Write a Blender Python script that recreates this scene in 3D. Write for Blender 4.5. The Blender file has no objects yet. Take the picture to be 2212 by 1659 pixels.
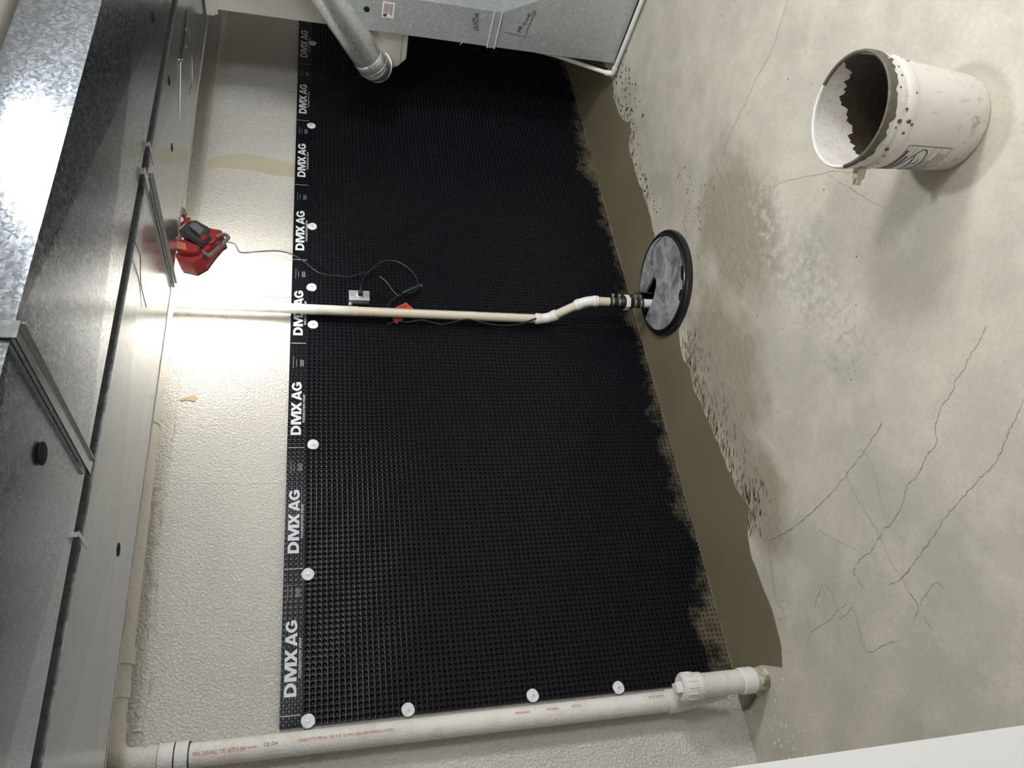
import bpy, bmesh, math, random
import numpy as np
from mathutils import Vector, Matrix

S = bpy.context.scene
COL = S.collection
random.seed(7)

# ------------------------------------------------------------------ camera
# the photograph lies on its side: image right is the room's "down"
R_ = Vector((0.8426, -0.5377, 0.0107)); F_ = Vector((0.5188, 0.8127, -0.2652))
yaw, pitch, roll = (math.radians(a) for a in (32.55, 15.38, -0.635))
F_ = Vector((math.sin(yaw)*math.cos(pitch), math.cos(yaw)*math.cos(pitch), -math.sin(pitch)))
R0 = Vector((math.cos(yaw), -math.sin(yaw), 0)); D0 = F_.cross(R0)
R_ = math.cos(roll)*R0 + math.sin(roll)*D0
D_ = -math.sin(roll)*R0 + math.cos(roll)*D0
cd = bpy.data.cameras.new('camera'); cam = bpy.data.objects.new('camera', cd); COL.objects.link(cam)
cam.matrix_world = Matrix(((D_.x, R_.x, -F_.x, 0.0), (D_.y, R_.y, -F_.y, -3.15), (D_.z, R_.z, -F_.z, 1.843), (0, 0, 0, 1)))
cd.sensor_fit = 'HORIZONTAL'; cd.sensor_width = 36.0; cd.lens = 1590/2212*36; cd.clip_start = 0.02
S.camera = cam

# ------------------------------------------------------------------ world, exposure
w = bpy.data.worlds.new('world'); S.world = w; w.use_nodes = True
w.node_tree.nodes['Background'].inputs[0].default_value = (0.5, 0.52, 0.55, 1)
w.node_tree.nodes['Background'].inputs[1].default_value = 0.2
S.view_settings.view_transform = 'Standard'; S.view_settings.look = 'None'
S.view_settings.gamma = 1.0; S.view_settings.use_curve_mapping = False
S.view_settings.exposure = 0.92

# lights (housings further down): a flush ceiling disc over the bucket, two soft fill lamps added behind the camera
LIGHTS = [((1.82, -2.08, 2.612), 'DISC', 11), ((1.3, -4.7, 2.30), 'GLOBE', 72), ((3.0, -4.0, 2.30), 'GLOBE', 108)]
for loc, kind_, power in LIGHTS:
    ld = bpy.data.lights.new('ceiling_light_source', 'AREA' if kind_ == 'DISC' else 'POINT'); ld.energy = power
    if kind_ == 'DISC': ld.shape = 'DISK'; ld.size = 0.13
    else: ld.shadow_soft_size = 0.28
    ld.color = (0.93, 0.965, 1.0)
    lo = bpy.data.objects.new('ceiling_light_source', ld); lo.location = loc; COL.objects.link(lo)
WORK_POWER = 62.0     # emission strength of the work light's panel

# ------------------------------------------------------------------ helpers
def tag(o, label=None, cat=None, group=None, kind=None):
    if label: o['label'] = label
    if cat: o['category'] = cat
    if group: o['group'] = group
    if kind: o['kind'] = kind
    return o

def thing(name, loc, label, cat, group=None, kind=None):
    o = bpy.data.objects.new(name, None); o.location = loc; o.empty_display_size = 0.05
    COL.objects.link(o)
    return tag(o, label, cat, group, kind)

def wloc(o):
    v = Vector((0, 0, 0))
    while o is not None:
        v += Vector(o.location); o = o.parent
    return v

class MB:
    """collects faces in world coordinates, built as one mesh object"""
    def __init__(s): s.v = []; s.f = []
    def add(s, vs, fs):
        n = len(s.v); s.v += [tuple(p) for p in vs]; s.f += [tuple(i+n for i in f) for f in fs]; return s
    def box(s, x0, x1, y0, y1, z0, z1, bev=0.0):
        if bev <= 0:
            vs = [(x, y, z) for z in (z0, z1) for y in (y0, y1) for x in (x0, x1)]
            return s.add(vs, [(0, 2, 3, 1), (4, 5, 7, 6), (0, 1, 5, 4), (2, 6, 7, 3), (0, 4, 6, 2), (1, 3, 7, 5)])
        bm = bmesh.new(); bmesh.ops.create_cube(bm, size=1)
        for v in bm.verts:
            v.co = Vector(((x0+x1)/2 + v.co.x*(x1-x0), (y0+y1)/2 + v.co.y*(y1-y0), (z0+z1)/2 + v.co.z*(z1-z0)))
        bmesh.ops.bevel(bm, geom=list(bm.edges), offset=bev, segments=2, affect='EDGES', profile=0.6)
        return s.bm(bm)
    def bm(s, bm):
        bm.verts.index_update()
        s.add([v.co for v in bm.verts], [[v.index for v in f.verts] for f in bm.faces]); bm.free(); return s
    def prism(s, pts, ext, bev=0.0):
        """pts: closed loop of 3D points, extruded by vector ext"""
        e = Vector(ext)
        bm = bmesh.new(); vs = [bm.verts.new(Vector(p)) for p in pts]
        f = bm.faces.new(vs); r = bmesh.ops.extrude_face_region(bm, geom=[f])
        for g in r['geom']:
            if isinstance(g, bmesh.types.BMVert): g.co += e
        bmesh.ops.recalc_face_normals(bm, faces=list(bm.faces))
        if bev > 0:
            bmesh.ops.bevel(bm, geom=list(bm.edges), offset=bev, segments=2, affect='EDGES', profile=0.6)
        big = [q for q in bm.faces if len(q.verts) > 4]
        if big: bmesh.ops.triangulate(bm, faces=big)
        return s.bm(bm)
    def tube(s, path, r, n=16, caps=True, closed=False):
        P = [Vector(p) for p in path]; m = len(P)
        rr = r if isinstance(r, (list, tuple)) else [r]*m
        T = []
        for i in range(m):
            a = P[(i-1) % m] if closed else P[max(i-1, 0)]
            b = P[(i+1) % m] if closed else P[min(i+1, m-1)]
            t = b-a
            if t.length < 1e-9: t = Vector((0, 0, 1))
            T.append(t.normalized())
        t0 = T[0]; up = Vector((0, 0, 1)) if abs(t0.z) < .9 else Vector((1, 0, 0))
        nrm = t0.cross(up).normalized(); vs = []
        for i in range(m):
            nrm = (nrm - T[i]*nrm.dot(T[i])).normalized(); bi = T[i].cross(nrm)
            for k in range(n):
                a = 2*math.pi*k/n
                vs.append(P[i] + (nrm*math.cos(a) + bi*math.sin(a))*rr[i])
        fs = []
        for i in range(m if closed else m-1):
            j = (i+1) % m
            for k in range(n):
                l = (k+1) % n
                fs.append((i*n+k, i*n+l, j*n+l, j*n+k))
        if caps and not closed:
            fs.append(tuple(range(n))[::-1]); fs.append(tuple((m-1)*n+k for k in range(n)))
        return s.add(vs, fs)
    def lathe(s, prof, c, axis=(0, 0, 1), n=48, a0=0.0, a1=2*math.pi):
        """prof: (radius, height) pairs along axis from point c"""
        ax = Vector(axis).normalized(); up = Vector((1, 0, 0)) if abs(ax.x) < .9 else Vector((0, 1, 0))
        u = (up - ax*up.dot(ax)).normalized(); v = ax.cross(u); c = Vector(c)
        full = abs(a1-a0-2*math.pi) < 1e-6; m = n if full else n+1; vs = []
        for r, h in prof:
            for k in range(m):
                a = a0+(a1-a0)*k/n
                vs.append(c + ax*h + (u*math.cos(a)+v*math.sin(a))*r)
        fs = []
        for i in range(len(prof)-1):
            for k in range(n):
                l = (k+1) % m
                fs.append((i*m+k, i*m+l, (i+1)*m+l, (i+1)*m+k))
        return s.add(vs, fs)
    def ribbon(s, pts, wd, nrm, lift=0.0):
        """thin flat strip along 3D points lying on a surface with normal nrm"""
        nrm = Vector(nrm); P = [Vector(p) for p in pts]; vs = []
        ws = wd if isinstance(wd, (list, tuple)) else [wd]*len(P)
        for i, p in enumerate(P):
            t = (P[min(i+1, len(P)-1)]-P[max(i-1, 0)]).normalized(); sd = t.cross(nrm).normalized()
            vs += [p+sd*ws[i]/2+nrm*lift, p-sd*ws[i]/2+nrm*lift]
        return s.add(vs, [(2*i, 2*i+2, 2*i+3, 2*i+1) for i in range(len(P)-1)])
    def build(s, name, mat, parent=None, smooth=True, ang=35):
        me = bpy.data.meshes.new(name); off = wloc(parent) if parent is not None else Vector((0, 0, 0))
        me.from_pydata([tuple(Vector(p)-off) for p in s.v], [], s.f); me.update()
        bm = bmesh.new(); bm.from_mesh(me); bmesh.ops.remove_doubles(bm, verts=bm.verts, dist=1e-6)
        bmesh.ops.recalc_face_normals(bm, faces=list(bm.faces)); bm.to_mesh(me); bm.free()
        if smooth:
            me.polygons.foreach_set('use_smooth', [True]*len(me.polygons))
            try: me.set_sharp_from_angle(angle=math.radians(ang))
            except Exception: pass
        me.materials.append(mat)
        o = bpy.data.objects.new(name, me); COL.objects.link(o)
        if parent is not None: o.parent = parent
        return o

def arc(c, r, a, b, t0, t1, n=9):
    """points c + r*(cos*a + sin*b)"""
    c, a, b = Vector(c), Vector(a), Vector(b)
    return [c + (a*math.cos(t0+(t1-t0)*i/(n-1)) + b*math.sin(t0+(t1-t0)*i/(n-1)))*r for i in range(n)]

def smooth_path(pts, sub=5):
    P = [Vector(p) for p in pts]; out = []
    for i in range(len(P)-1):
        p0, p1, p2, p3 = P[max(i-1, 0)], P[i], P[i+1], P[min(i+2, len(P)-1)]
        for k in range(sub):
            t = k/sub
            out.append(0.5*((2*p1)+(p2-p0)*t+(2*p0-5*p1+4*p2-p3)*t*t+(3*p1-p0-3*p2+p3)*t**3))
    out.append(P[-1]); return out

def text_geo(body, bold=0.0, spacing=1.0):
    """font outline filled as 2D verts/faces, normalised to a unit box"""
    cu = bpy.data.curves.new('txt', 'FONT'); cu.body = body; cu.offset = bold; cu.resolution_u = 3
    cu.space_character = spacing; cu.fill_mode = 'BOTH' if False else 'FRONT'
    o = bpy.data.objects.new('txt', cu); COL.objects.link(o)
    bpy.context.view_layer.update()
    dg = bpy.context.evaluated_depsgraph_get(); me = o.evaluated_get(dg).to_mesh()
    v = [(p.co.x, p.co.y) for p in me.vertices]; f = [tuple(q.vertices) for q in me.polygons]
    o.evaluated_get(dg).to_mesh_clear(); bpy.data.objects.remove(o); bpy.data.curves.remove(cu)
    x0 = min(p[0] for p in v); x1 = max(p[0] for p in v); y0 = min(p[1] for p in v); y1 = max(p[1] for p in v)
    return [((p[0]-x0)/(x1-x0), (p[1]-y0)/(y1-y0)) for p in v], f, (x1-x0)/(y1-y0)

# ------------------------------------------------------------------ measured outlines (metres)
CRACKS = [(0.0028,[(1.0398,-1.8546),(1.0208,-1.8236),(0.9987,-1.7704),(0.9727,-1.7205),(0.9643,-1.6876),(0.9461,-1.6693),(0.9341,-1.6406),(0.925,-1.6062),(0.8994,-1.5683),(0.8805,-1.5491),(0.8423,-1.5329),(0.8291,-1.5023),(0.8187,-1.4655),(0.7838,-1.4049),(0.7785,-1.3534),(0.749,-1.327),(0.7204,-1.2845),(0.6948,-1.2177),(0.6985,-1.1937),(0.678,-1.1545),(0.6529,-1.0936),(0.6497,-1.0353),(0.6294,-0.9889),(0.6143,-0.9795),(0.5539,-0.9998)]),(0.0035,[(1.0041,-1.3737),(0.979,-1.3132),(0.9569,-1.2438),(0.939,-1.1749),(0.9205,-1.1035),(0.9035,-1.0093),(0.8895,-0.9013),(0.8818,-0.8031),(0.8795,-0.7029),(0.8884,-0.5767)]),(0.0018,[(0.8884,-0.5767),(0.8597,-0.5455),(0.7921,-0.5313),(0.7097,-0.501),(0.6693,-0.4962),(0.6504,-0.5367)]),(0.0028,[(0.8052,-1.843),(0.7769,-1.8011),(0.7501,-1.7549),(0.7161,-1.7097),(0.6903,-1.6566),(0.6841,-1.6146),(0.6658,-1.5505),(0.6449,-1.4756),(0.6309,-1.4312),(0.5906,-1.3395),(0.5619,-1.2676),(0.5343,-1.186),(0.5338,-1.1182)]),(0.002,[(0.9676,-1.1171),(0.9182,-1.1223),(0.8513,-1.1257),(0.7669,-1.1453),(0.6828,-1.1575),(0.6289,-1.1596),(0.5739,-1.1686),(0.5343,-1.1777),(0.491,-1.1837),(0.4425,-1.2016)]),(0.0014,[(0.9732,-1.2252),(0.9262,-1.253),(0.8585,-1.2479),(0.8035,-1.232),(0.7478,-1.2198)]),(0.0014,[(0.8169,-0.8792),(0.751,-0.9473),(0.675,-1.0413)]),(0.0022,[(0.6331,-0.7964),(0.5893,-0.7189),(0.5699,-0.7197)]),(0.0022,[(0.62,-0.7924),(0.5967,-0.7905)]),(0.0022,[(0.641,-0.8095),(0.5842,-0.8314),(0.539,-0.8273)]),(0.0022,[(0.5336,-0.8932),(0.5311,-0.8224),(0.5252,-0.8109),(0.5088,-0.7527),(0.5033,-0.6488),(0.4802,-0.6085)]),(0.0022,[(0.502,-0.8201),(0.5066,-0.869),(0.5176,-0.9095),(0.4633,-0.9053),(0.4098,-0.894),(0.3697,-0.9011),(0.3653,-0.9468),(0.3704,-1.0034),(0.366,-1.0712)]),(0.0022,[(0.4379,-1.2065),(0.459,-1.2429),(0.4811,-1.2993),(0.4577,-1.3235)]),(0.0022,[(0.4891,-1.1843),(0.4367,-1.1969),(0.4076,-1.1581)]),(0.0022,[(0.4033,-1.2026),(0.3581,-1.2118)]),(0.0022,[(0.5337,-1.1748),(0.547,-1.2293)]),(0.0022,[(0.8403,-0.5344),(0.7419,-0.5049),(0.6743,-0.4837),(0.5968,-0.5197),(0.5954,-0.4503)]),(0.0022,[(2.4674,-0.6747),(2.4502,-0.7369),(2.4579,-0.8013),(2.4726,-0.8944),(2.5238,-0.9968),(2.5281,-1.1303),(2.5708,-1.2212),(2.5834,-1.3095),(2.6156,-1.5256),(2.6211,-1.6411),(2.6686,-1.7617),(2.7059,-1.8375)]),(0.0016,[(3.1682,-0.977),(3.0413,-0.9943),(2.9229,-0.9851),(2.8041,-0.9793)]),(0.0016,[(3.4553,-1.1389),(3.4018,-1.0822),(3.3199,-1.0447)]),(0.0018,[(2.1601,-1.3016),(2.0771,-1.437),(1.9386,-1.5995),(1.8745,-1.6715),(1.7802,-1.7378)]),(0.0016,[(1.9149,-1.6154),(1.8188,-1.6587),(1.7371,-1.6912),(1.5601,-1.7716)])]
EDGE_FAR = [(4.4529,-0.4459),(4.1221,-0.5012),(3.9578,-0.5171),(3.8748,-0.476),(3.7432,-0.4732),(3.639,-0.493),(3.5186,-0.5551),(3.4525,-0.4998),(3.415,-0.4617),(3.33,-0.4646),(3.1847,-0.4525),(3.0529,-0.4678),(2.919,-0.4715),(2.809,-0.4733)]
EDGE_NEAR = [(2.03,-0.3635),(1.941,-0.3665),(1.8591,-0.3834),(1.7551,-0.3742),(1.6356,-0.3955),(1.5254,-0.4086),(1.4154,-0.4284),(1.2868,-0.4468),(1.1791,-0.4562),(1.0993,-0.5007),(1.0601,-0.5014),(0.9786,-0.4393),(0.9041,-0.4142),(0.8204,-0.419),(0.7187,-0.4265),(0.6386,-0.4373),(0.5643,-0.4354),(0.4933,-0.4274),(0.4303,-0.3888),(0.4096,-0.3513),(0.4152,-0.2707),(0.3826,-0.1746)]
SLOT_A = [(2.5225,-0.1874),(2.4664,-0.2561),(2.4693,-0.3115),(2.4739,-0.3593),(2.4662,-0.3885)]
SLOT_B = [(2.4329,-0.3947),(2.407,-0.3776),(2.3767,-0.3301),(2.3654,-0.2713),(2.3539,-0.2113),(2.3396,-0.1485)]
SPLIT = [(2.5778,-0.6013),(2.6021,-0.5316),(2.6111,-0.4644),(2.5793,-0.4155),(2.5257,-0.3905),(2.4745,-0.3892)]
WRITING = [[(-0.7174,0.9471),(-0.7232,0.9078)],[(-0.739,0.9498),(-0.7303,0.9451),(-0.7296,0.9286),(-0.734,0.9204),(-0.7431,0.9222),(-0.7449,0.9315),(-0.7327,0.9396)],[(-0.7466,0.9512),(-0.7719,0.9279)],[(-0.7662,0.955),(-0.7507,0.9237)],[(-0.7682,0.9524),(-0.775,0.9581),(-0.7821,0.9521),(-0.7734,0.9282),(-0.7869,0.9308)],[(-0.7947,0.9604),(-0.7857,0.9587),(-0.7877,0.9458),(-0.7966,0.9475),(-0.7996,0.9378),(-0.7928,0.932),(-0.7864,0.9337)],[(-0.8026,0.9487),(-0.8158,0.9321)],[(-0.8129,0.9507),(-0.8054,0.9301)],[(-0.814,0.9597),(-0.8188,0.9283)],[(-0.7442,0.66),(-0.7513,0.6879),(-0.764,0.6665)],[(-0.7471,0.673),(-0.7576,0.6772)],[(-0.7664,0.6824),(-0.7688,0.6661)],[(-0.7618,0.6813),(-0.771,0.6835)],[(-0.7719,0.6669),(-0.774,0.6843),(-0.7788,0.6839),(-0.7819,0.674),(-0.7758,0.6725)],[(-0.7789,0.6732),(-0.7839,0.6607)],[(-0.7996,0.6402),(-0.7978,0.6627),(-0.8101,0.6643)],[(-0.7993,0.6524),(-0.8101,0.6536)],[(-0.8166,0.6629),(-0.819,0.6467),(-0.8248,0.6497)],[(-0.8282,0.6476),(-0.8352,0.6524),(-0.8379,0.6455),(-0.8308,0.6406),(-0.8282,0.6476)],[(-0.8417,0.651),(-0.8466,0.6386),(-0.85,0.6471),(-0.8558,0.6395),(-0.8582,0.6538),(-0.8666,0.6393)],[(-0.7325,0.76),(-0.7209,0.6325),(-0.7407,0.6297),(-0.7855,0.6289),(-0.8309,0.6193),(-0.8735,0.6138)],[(-0.85,0.6365),(-0.8899,0.6167),(-0.8584,0.6022)]]
LAMP_O = (2.4789,-0.42,2.3182)
LAMP_U = (0.9785,0.206,-0.0)
LAMP_W = (-0.0494,0.2348,0.9708)
LAMP_E = (-0.2,0.95,-0.24)
L_SHELL = [(0.0006,0.1027),(0.0258,0.0845),(0.1407,0.072),(0.1344,0.0298),(0.1126,0.0035),(0.0762,-0.0522),(0.061,-0.0839),(0.0251,-0.0913),(0.0069,-0.0735),(-0.0429,-0.0503),(-0.1022,-0.0266),(-0.1318,-0.0171),(-0.1637,0.025),(-0.1233,0.0937),(-0.0923,0.1059),(-0.0587,0.0975)]
L_DARK = [(0.1401,0.0697),(0.1344,0.0298),(0.0659,-0.0315),(0.0135,-0.0301),(-0.0053,-0.0468),(-0.0772,-0.0115),(0.0373,0.0859),(0.0598,0.1014)]
L_BAY = [(0.0621,0.048),(0.0857,0.0354),(0.0715,0.008),(0.0461,-0.0032),(0.0227,-0.0228),(-0.0139,-0.0051)]
L_REDBOX = [(-0.0064,0.104),(0.0023,0.0944),(-0.0285,0.0569),(-0.0845,-0.0123),(-0.1215,-0.0036),(-0.1234,0.0336),(-0.0922,0.0913)]
L_ORANGE = [(-0.03,0.0969),(-0.0546,0.054),(-0.111,0.0412),(-0.0864,0.0858)]
L_TAB = [(-0.0252,-0.0062),(0.0004,-0.0228),(-0.0254,-0.0381),(-0.0497,-0.0172)]
L_HANDLE = [(0.0008,-0.0676),(0.0128,-0.088),(0.0081,-0.1077),(-0.0076,-0.1187),(-0.03,-0.1194),(-0.1273,-0.0583),(-0.1311,-0.044),(-0.1208,-0.0305),(-0.1007,-0.0202)]
L_BRACKET = [(0.1403,0.1351),(0.2054,0.0793),(0.165,0.0594),(0.1401,0.0697),(0.0675,0.1024),(0.0311,0.1065),(0.0032,0.1136),(0.0139,0.1277),(0.1215,0.1371)]
L_STRIP = [(0.1403,0.1351),(0.208,0.0818),(0.1956,0.0716),(0.1224,0.1329)]
L_HOOK = [(0.1932,0.0945),(0.2409,0.1101),(0.2553,0.1196)]
L_CAN = [(0.2492,0.111),(0.3073,0.1314)]
L_KNOB = [(0.1475,0.0355),(0.1649,0.0264),(0.172,0.0227)]
L_CORD = [(0.0419,0.1206),(0.0587,0.1206),(0.0506,0.1024),(0.0054,0.0608),(-0.0442,0.0214),(-0.0944,-0.0237),(-0.1141,-0.0695),(-0.1021,-0.102)]
CORD_A = [(2.7622,2.2669),(2.7802,2.1996),(2.7938,2.1077),(2.8043,2.0143),(2.7867,1.9428),(2.7452,1.8825),(2.6667,1.7984),(2.6536,1.7024),(2.6506,1.6492),(2.6745,1.5802),(2.6934,1.5426),(2.726,1.4991)]
CORD_B = [(2.5835,1.5923),(2.6294,1.574),(2.6769,1.5431),(2.7327,1.4989),(2.7661,1.4522),(2.7694,1.4063),(2.7555,1.3636),(2.7118,1.315),(2.6572,1.2852),(2.6081,1.2808),(2.5686,1.291),(2.5481,1.3125),(2.5435,1.3378)]
WIRE = [(2.681,1.4808),(2.6439,1.445),(2.5998,1.4221),(2.5625,1.3991),(2.548,1.3725)]
TAIL = [(2.566,1.3365),(2.548,1.3725),(2.5206,1.4086),(2.4877,1.4348),(2.4465,1.4489)]
PUMP = [(2.3285,1.4084),(2.3276,1.3558),(2.3397,1.2825),(2.3301,1.2222),(2.3168,1.1742),(2.3377,1.1105),(2.3562,1.0335),(2.3356,0.9344),(2.3231,0.8592),(2.3366,0.7538),(2.3861,0.6275),(2.3831,0.5474)]
RED = [(2.4263,1.4507),(2.4936,1.3493),(2.4365,1.2985),(2.3488,1.4086)]
SMEAR = [(3.4972,2.4262),(3.5513,2.3704),(3.5919,2.2464),(3.5776,2.117),(3.5388,1.9591),(3.5296,1.9379),(3.4313,1.9387),(3.4312,2.0344),(3.4493,2.1374),(3.4635,2.2394),(3.4623,2.3394),(3.4529,2.413)]
BOX = [(2.553,1.6489),(2.559,1.5426),(2.49,1.54),(2.4784,1.6455)]
RISER_TXT = [1.616,1.233,0.657]

# ------------------------------------------------------------------ materials
class NT:
    def __init__(s, name):
        s.m = bpy.data.materials.new(name); s.m.use_nodes = True; s.t = s.m.node_tree
        s.b = s.t.nodes['Principled BSDF']
        s.tc = s.t.nodes.new('ShaderNodeTexCoord'); s.geo = s.t.nodes.new('ShaderNodeNewGeometry')
        s.pos = s.geo.outputs['Position']
    def n(s, typ, **kw):
        nd = s.t.nodes.new(typ)
        for k, v in kw.items():
            if k.startswith('i_'):
                key = k[2:]; key = int(key) if key.isdigit() else key
                if hasattr(v, 'links'): s.t.links.new(v, nd.inputs[key])
                else: nd.inputs[key].default_value = v
            else: setattr(nd, k, v)
        return nd
    def noise(s, scale, detail=3, rough=.55, vec=None, dist=0):
        return s.n('ShaderNodeTexNoise', i_Vector=vec or s.pos, i_Scale=scale, i_Detail=detail, i_Roughness=rough, i_Distortion=dist).outputs['Fac']
    def vor(s, scale, vec=None, feature='F1', out='Distance', rand=1.0):
        return s.n('ShaderNodeTexVoronoi', feature=feature, i_Vector=vec or s.pos, i_Scale=scale, i_Randomness=rand).outputs[out]
    def ramp(s, fac, a, b, c0=(0, 0, 0, 1), c1=(1, 1, 1, 1)):
        r = s.n('ShaderNodeValToRGB', i_0=fac); e = r.color_ramp.elements
        e[0].position = a; e[1].position = b; e[0].color = c0; e[1].color = c1
        return r.outputs[0]
    def mix(s, fac, a, b, mode='MIX'):
        x = s.n('ShaderNodeMix', data_type='RGBA', blend_type=mode)
        for sock, v in ((0, fac), (6, a), (7, b)):
            if hasattr(v, 'links'): s.t.links.new(v, x.inputs[sock])
            else: x.inputs[sock].default_value = v if sock == 0 else (*v[:3], 1)
        return x.outputs[2]
    def math(s, op, a, b=0.0, clamp=False):
        x = s.n('ShaderNodeMath', operation=op, use_clamp=clamp)
        for i, v in enumerate((a, b)):
            if hasattr(v, 'links'): s.t.links.new(v, x.inputs[i])
            else: x.inputs[i].default_value = v
        return x.outputs[0]
    def xyz(s, vec=None):
        return s.n('ShaderNodeSeparateXYZ', i_0=vec or s.pos).outputs
    def scaled(s, x, y, z):
        return s.n('ShaderNodeVectorMath', operation='MULTIPLY', i_0=s.pos, i_1=(x, y, z)).outputs[0]
    def set(s, **kw):
        for k, v in kw.items():
            key = {'col': 'Base Color', 'rough': 'Roughness', 'metal': 'Metallic', 'spec': 'Specular IOR Level', 'emit': 'Emission Color', 'es': 'Emission Strength', 'coat': 'Coat Weight', 'sub': 'Subsurface Weight', 'trans': 'Transmission Weight', 'alpha': 'Alpha'}[k]
            if hasattr(v, 'links'): s.t.links.new(v, s.b.inputs[key])
            elif isinstance(v, tuple): s.b.inputs[key].default_value = (*v[:3], 1)
            else: s.b.inputs[key].default_value = v
        return s
    def bump(s, h, strength=.5, dist=.005):
        b = s.n('ShaderNodeBump', i_Height=h); b.inputs['Strength'].default_value = strength; b.inputs['Distance'].default_value = dist
        s.t.links.new(b.outputs[0], s.b.inputs['Normal']); return s

def plain(name, col, rough=.5, metal=0.0, var=.12, scale=30, bump=0.0, bscale=80, spec=.5):
    m = NT(name); n = m.noise(scale)
    lo = tuple(c*(1-var) for c in col); hi = tuple(min(c*(1+var), 1) for c in col)
    m.set(col=m.mix(n, lo, hi), rough=rough, metal=metal, spec=spec)
    if bump: m.bump(m.noise(bscale, 4), bump, .003)
    return m.m

# painted poured-concrete wall with a pebbly thick paint coat
def wall_paint():
    m = NT('painted_concrete'); n1 = m.noise(95, 3, .6); n2 = m.noise(34, 2, .5); n3 = m.noise(2.2, 4, .6)
    zone = m.ramp(m.noise(1.1, 2, .5), .35, .62)
    col = m.mix(n3, (.68, .645, .59), (.79, .76, .71))
    spots = m.ramp(m.vor(26), .02, .045); keep = m.ramp(m.noise(9, 2), .60, .64)
    pit = m.math('MULTIPLY', m.math('SUBTRACT', 1.0, spots), keep)
    col = m.mix(m.math('MULTIPLY', pit, .55), col, (.26, .23, .18))
    m.set(col=col, rough=m.ramp(n2, .3, .7, (.34, .34, .34, 1), (.55, .55, .55, 1)), spec=.45)
    h = m.math('ADD', m.ramp(n1, .36, .62), m.math('MULTIPLY', n2, .5))
    h = m.math('MULTIPLY', h, m.math('ADD', .45, m.math('MULTIPLY', zone, .55)))
    m.bump(h, .95, .006); return m.m
M_WALL = wall_paint()
M_WHITE = plain('white_drywall', (.62, .62, .61), .6, var=.02, scale=4, bump=.08, bscale=200)
M_ROOM = plain('room_paint', (.36, .35, .335), .7, var=.05, scale=3)
M_CEIL = plain('ceiling_boards', (.46, .43, .38), .8, var=.2, scale=6)

def concrete():
    m = NT('floor_concrete'); x, y, z = m.xyz()
    big = m.noise(1.3, 5, .62); mid = m.noise(5.5, 6, .68); fine = m.noise(70, 4, .6)
    col = m.mix(m.ramp(big, .32, .66), (.46, .43, .375), (.60, .555, .46))
    col = m.mix(m.math('MULTIPLY', m.ramp(mid, .45, .70), .75), col, (.68, .63, .53))
    col = m.mix(m.math('MULTIPLY', m.ramp(m.noise(3.1, 6, .72, dist=.8), .52, .70), .5), col, (.41, .38, .335))
    # trowel-dragged damp cement film: a blob around the sump and along the fresh strip
    def blob(cx, cy, rx, ry, warp=.35, lo=.25, hi=1.0):
        d = m.math('ADD', m.math('POWER', m.math('DIVIDE', m.math('SUBTRACT', x, cx), rx), 2.0), m.math('POWER', m.math('DIVIDE', m.math('SUBTRACT', y, cy), ry), 2.0))
        d = m.math('ADD', d, m.math('MULTIPLY', m.math('SUBTRACT', m.noise(4.5, 6, .68), .5), warp*6))
        return m.math('SUBTRACT', 1.0, m.ramp(d, lo, hi))
    drag = m.n('ShaderNodeVectorMath', operation='MULTIPLY', i_0=m.pos, i_1=(14, 46, 1)).outputs[0]
    streak = m.noise(1.0, 4, .6, vec=drag)
    a = blob(1.75, -.66, .62, .34); b = blob(2.2, -1.06, .50, .34, .3); c = blob(1.1, -.62, .34, .2, .3); d0 = blob(2.75, -.75, .35, .22, .4)
    e0 = blob(3.3, -.62, .6, .14, .35)
    wet = m.math('MAXIMUM', m.math('MAXIMUM', a, b), m.math('MAXIMUM', c, m.math('MAXIMUM', m.math('MULTIPLY', d0, .4), m.math('MULTIPLY', e0, .35))))
    wet = m.math('MULTIPLY', wet, m.math('ADD', .55, m.math('MULTIPLY', streak, .7)), True)
    col = m.mix(m.math('MULTIPLY', wet, .85), col, (.29, .25, .18))
    # chalky efflorescence ring
    ch = m.math('MULTIPLY', blob(1.85, -1.32, .5, .2, .45), m.ramp(m.noise(22, 5, .7), .48, .62))
    col = m.mix(m.math('MULTIPLY', ch, .65), col, (.66, .63, .57))
    dk = m.math('MULTIPLY', blob(1.5, -1.36, .42, .16, .4), m.ramp(m.noise(30, 4, .7), .45, .66))
    col = m.mix(m.math('MULTIPLY', dk, .5), col, (.26, .245, .22))
    pits = m.math('MULTIPLY', m.math('SUBTRACT', 1.0, m.ramp(m.vor(16), .018, .04)), m.ramp(m.noise(2.7, 3), .54, .6))
    col = m.mix(m.math('MULTIPLY', pits, .8), col, (.12, .10, .075))
    col = m.mix(m.math('MULTIPLY', m.ramp(fine, .35, .7), .18), col, (.30, .28, .24))
    m.set(col=col, rough=m.ramp(mid, .3, .7, (.5, .5, .5, 1), (.72, .72, .72, 1)), spec=.35)
    h = m.math('ADD', m.math('MULTIPLY', mid, 1.0), m.math('MULTIPLY', fine, .25))
    h = m.math('ADD', h, m.math('MULTIPLY', m.math('MULTIPLY', wet, streak), 1.2))
    m.bump(h, .35, .006); return m.m
M_FLOOR = concrete()
M_CRACK = plain('crack_dust', (.19, .168, .14), .9)
def fresh():
    m = NT('fresh_cement'); n = m.noise(2.5, 4); f = m.noise(160, 2)
    m.set(col=m.mix(n, (.152, .127, .078), (.195, .164, .104)), rough=m.ramp(n, .3, .7, (.42, .42, .42, 1), (.58, .58, .58, 1)), spec=.4)
    m.bump(m.math('ADD', m.noise(9, 3), m.math('MULTIPLY', f, .25)), .22, .005); return m.m
M_CEMENT = fresh()
M_CEMDARK = plain('wet_grout', (.075, .058, .036), .35, var=.35, scale=40, bump=.5, bscale=60)

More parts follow.
